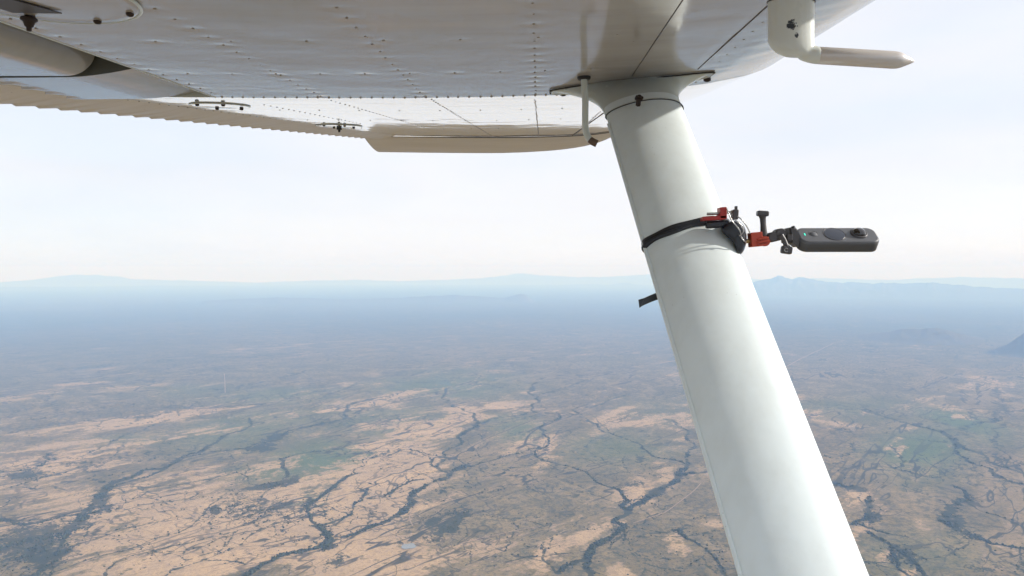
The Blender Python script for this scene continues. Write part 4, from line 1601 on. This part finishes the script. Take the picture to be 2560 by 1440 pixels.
# upright thumb screw
ts = [Q(1911, 596, arm_y - .004), Q(1909, 578, arm_y - .004), Q(1908, 560, arm_y - .004), Q(1907, 546, arm_y - .004)]
mp_(tube('thumb_screw', ts + [Q(1906, 538, arm_y - .004)], [8.5 * KM, 8 * KM, 7 * KM, 7.5 * KM, 10 * KM], PLAST, None, 12))
mp_(box('thumb_screw_head', Q(1906.5, 534, arm_y - .004), (27 * KM, .014, 13 * KM), PLAST, None, .0022, Matrix.Rotation(R(4), 3, 'Y')))
# dark joint arm
c_ = Q(1940, 590, arm_y)
mp_(box('joint_arm', Q(1938, 591, arm_y), (34 * KM, .018, 24 * KM), PLAST, None, .003, Matrix.Rotation(R(-14), 3, 'Y')))
for cx, cy, r0 in ((1928, 593, 12), (1948, 586, 14)):
    c_ = Q(cx, cy, arm_y)
    rs = [[c_ + Vector((r_ * math.cos(t), dy, r_ * math.sin(t))) for t in [2 * math.pi * j / 20 for j in range(20)]] for dy, r_ in ((-.012, (r0 - 2) * KM), (-.011, r0 * KM), (.011, r0 * KM), (.012, (r0 - 2) * KM))]
    mp_(rings('joint_knuckle', rs, PLAST))
# second thumb screw hanging down
mp_(tube('thumb_screw', [Q(1952, 588, arm_y - .012), Q(1960, 600, arm_y - .013), Q(1964, 610, arm_y - .013), Q(1966, 618, arm_y - .013)], [7 * KM, 6 * KM, 6 * KM, 9 * KM], PLAST, None, 12))
hd2 = mp_(box('thumb_screw_head', Q(1966, 625, arm_y - .013), (26 * KM, .012, 19 * KM), PLAST, None, .003, Matrix.Rotation(R(8), 3, 'Y')))
mk = Q(1966, 625, arm_y - .0194)
tube('round_mark', [mk + Vector((4.2 * KM * math.cos(a), 0, 4.2 * KM * math.sin(a))) for a in [5.2 * k / 20 + .5 for k in range(21)]], .0005, STEEL, None, 6)
o_ = C.objects[-1]; o_.parent = hd2
# bracket against the camera
mp_(box('bracket', Q(1973, 590, arm_y), (32 * KM, .020, 36 * KM), PLAST, None, .0025))
mp_(box('bracket_latch', Q(1974, 594, arm_y - .012), (13 * KM, .006, 15 * KM), PLAST, None, .001))
mp_(tube('bracket_rod', [Q(1982, 566, arm_y), Q(1990, 590, arm_y - .004), Q(1998, 616, arm_y - .006)], [5 * KM, 7 * KM, 5 * KM], RUBBER, None, 12))
v = [Q(1978, 568, arm_y - .014), Q(1996, 580, arm_y - .014), Q(2000, 600, arm_y - .014), Q(1996, 617, arm_y - .014), Q(1982, 606, arm_y - .014)]
v2 = [p_ + Vector((0, .026, 0)) for p_ in v]
mp_(mesh('bracket_plate', v + v2, [(0, 1, 2, 3, 4), (9, 8, 7, 6, 5)] + [(k, k + 5, (k + 1) % 5 + 5, (k + 1) % 5) for k in range(5)], PLAST, None, False))

# ---- the camera: flat rounded bar, its lens face turned up towards the cabin
cam_c = Q(2090, 599.5, -.012)
EL = R(52)
nx = Vector((1, 0, 0)); nf = Vector((0, -math.cos(EL), math.sin(EL))); nw = Vector((0, math.sin(EL), math.cos(EL)))
BM_ = Matrix((nx, nw, nf)).transposed()
LC, WC, TC = 190 * KM, 38.5 * KM / math.cos(EL), 24.5 * KM / math.sin(EL)
ac = empty('action_camera', cam_c)
tag(ac, 'slim dark grey action camera with round lens held out beside the strut', 'camera')


def slab(name, L_, W_, z0, z1, rad_, mat, bev=.0030, seg=10):
    """rounded bar outline extruded along the face normal with softened rims"""
    out = []
    for sx, sy, a0 in ((1, 1, 0), (-1, 1, 90), (-1, -1, 180), (1, -1, 270)):
        for k in range(seg + 1):
            a = R(a0 + 90 * k / seg)
            out.append((sx * (L_ / 2 - rad_), sy * (W_ / 2 - rad_), math.cos(a), math.sin(a)))
    rs = []
    for ins, z in ((bev, z0), (bev * .35, z0 + bev * .3), (0, z0 + bev), (0, z1 - bev), (bev * .35, z1 - bev * .3), (bev, z1)):
        rs.append([cam_c + BM_ @ Vector((cx + c_ * (rad_ - ins), cy + s_ * (rad_ - ins), z)) for cx, cy, c_, s_ in out])
    o = rings(name, rs, mat)
    return adopt(o, ac)


slab('body', LC, WC, -TC / 2, TC / 2, .0135, CAMM)
slab('side_band', LC + .0006, WC + .0006, -TC / 2 + .001, TC / 2 - .0042, .0138, CAMS, .0006)  # darker band round the sides of the body


def facept(px, py):
    """point of the lens face under a pixel"""
    d = ray(px, py)
    o0 = cam_c + nf * (TC / 2)
    t = o0.dot(nf) / d.dot(nf)
    return d * t


def disc(name, c_, r_, prof, mat, n=40, parent=None):
    rs = [[c_ + BM_ @ Vector((q_ * r_ * math.cos(t), q_ * r_ * math.sin(t), h_)) for t in [2 * math.pi * j / n for j in range(n)]] for q_, h_ in prof]
    o = rings(name, rs, mat)
    if parent is None: adopt(o, ac)
    else: o.parent = parent
    return o


rim_prof = [(1.0, -.0005), (1.0, .0005), (.95, .0007), (.90, .0005), (.88, -.0002)]
disc('round_screen', facept(2086, 585.5), 25 * KM, [(1, -.0004), (.99, .0003), (.96, .0004), (.001, .0004)], SCREENM)
disc('screen_rim', facept(2086, 585.5), 26.2 * KM, [(1.0, -.0004), (1.0, .0005), (.975, .0006), (.955, .0003)], PLAST)
disc('shutter_button', facept(2034, 584.5), 10.6 * KM, [(1.0, -.0004), (1.0, .0006), (.93, .0008), (.88, .0001), (.84, .0001), (.80, .0006), (.001, .0007)], CAMM)
lr = disc('lens_ring', facept(2147, 584), 20 * KM, [(1.0, -.0005), (1.0, .0010), (.93, .0022), (.80, .0026), (.74, .0018)], PLAST)
dome = [(.76 * math.cos(a), .0018 + .76 * 20 * KM * .72 * math.sin(a)) for a in [R(90) * k / 10 for k in range(11)]]
disc('lens_dome', facept(2147, 584), 20 * KM, [(q_ + .0005, h_) for q_, h_ in dome], GLASSM, 36)
lp = facept(2012, 586)
box('status_light', lp, (2.6 * KM, 9 * KM, .0008), LED, None, .0002, BM_)
adopt(C.objects[-1], ac)
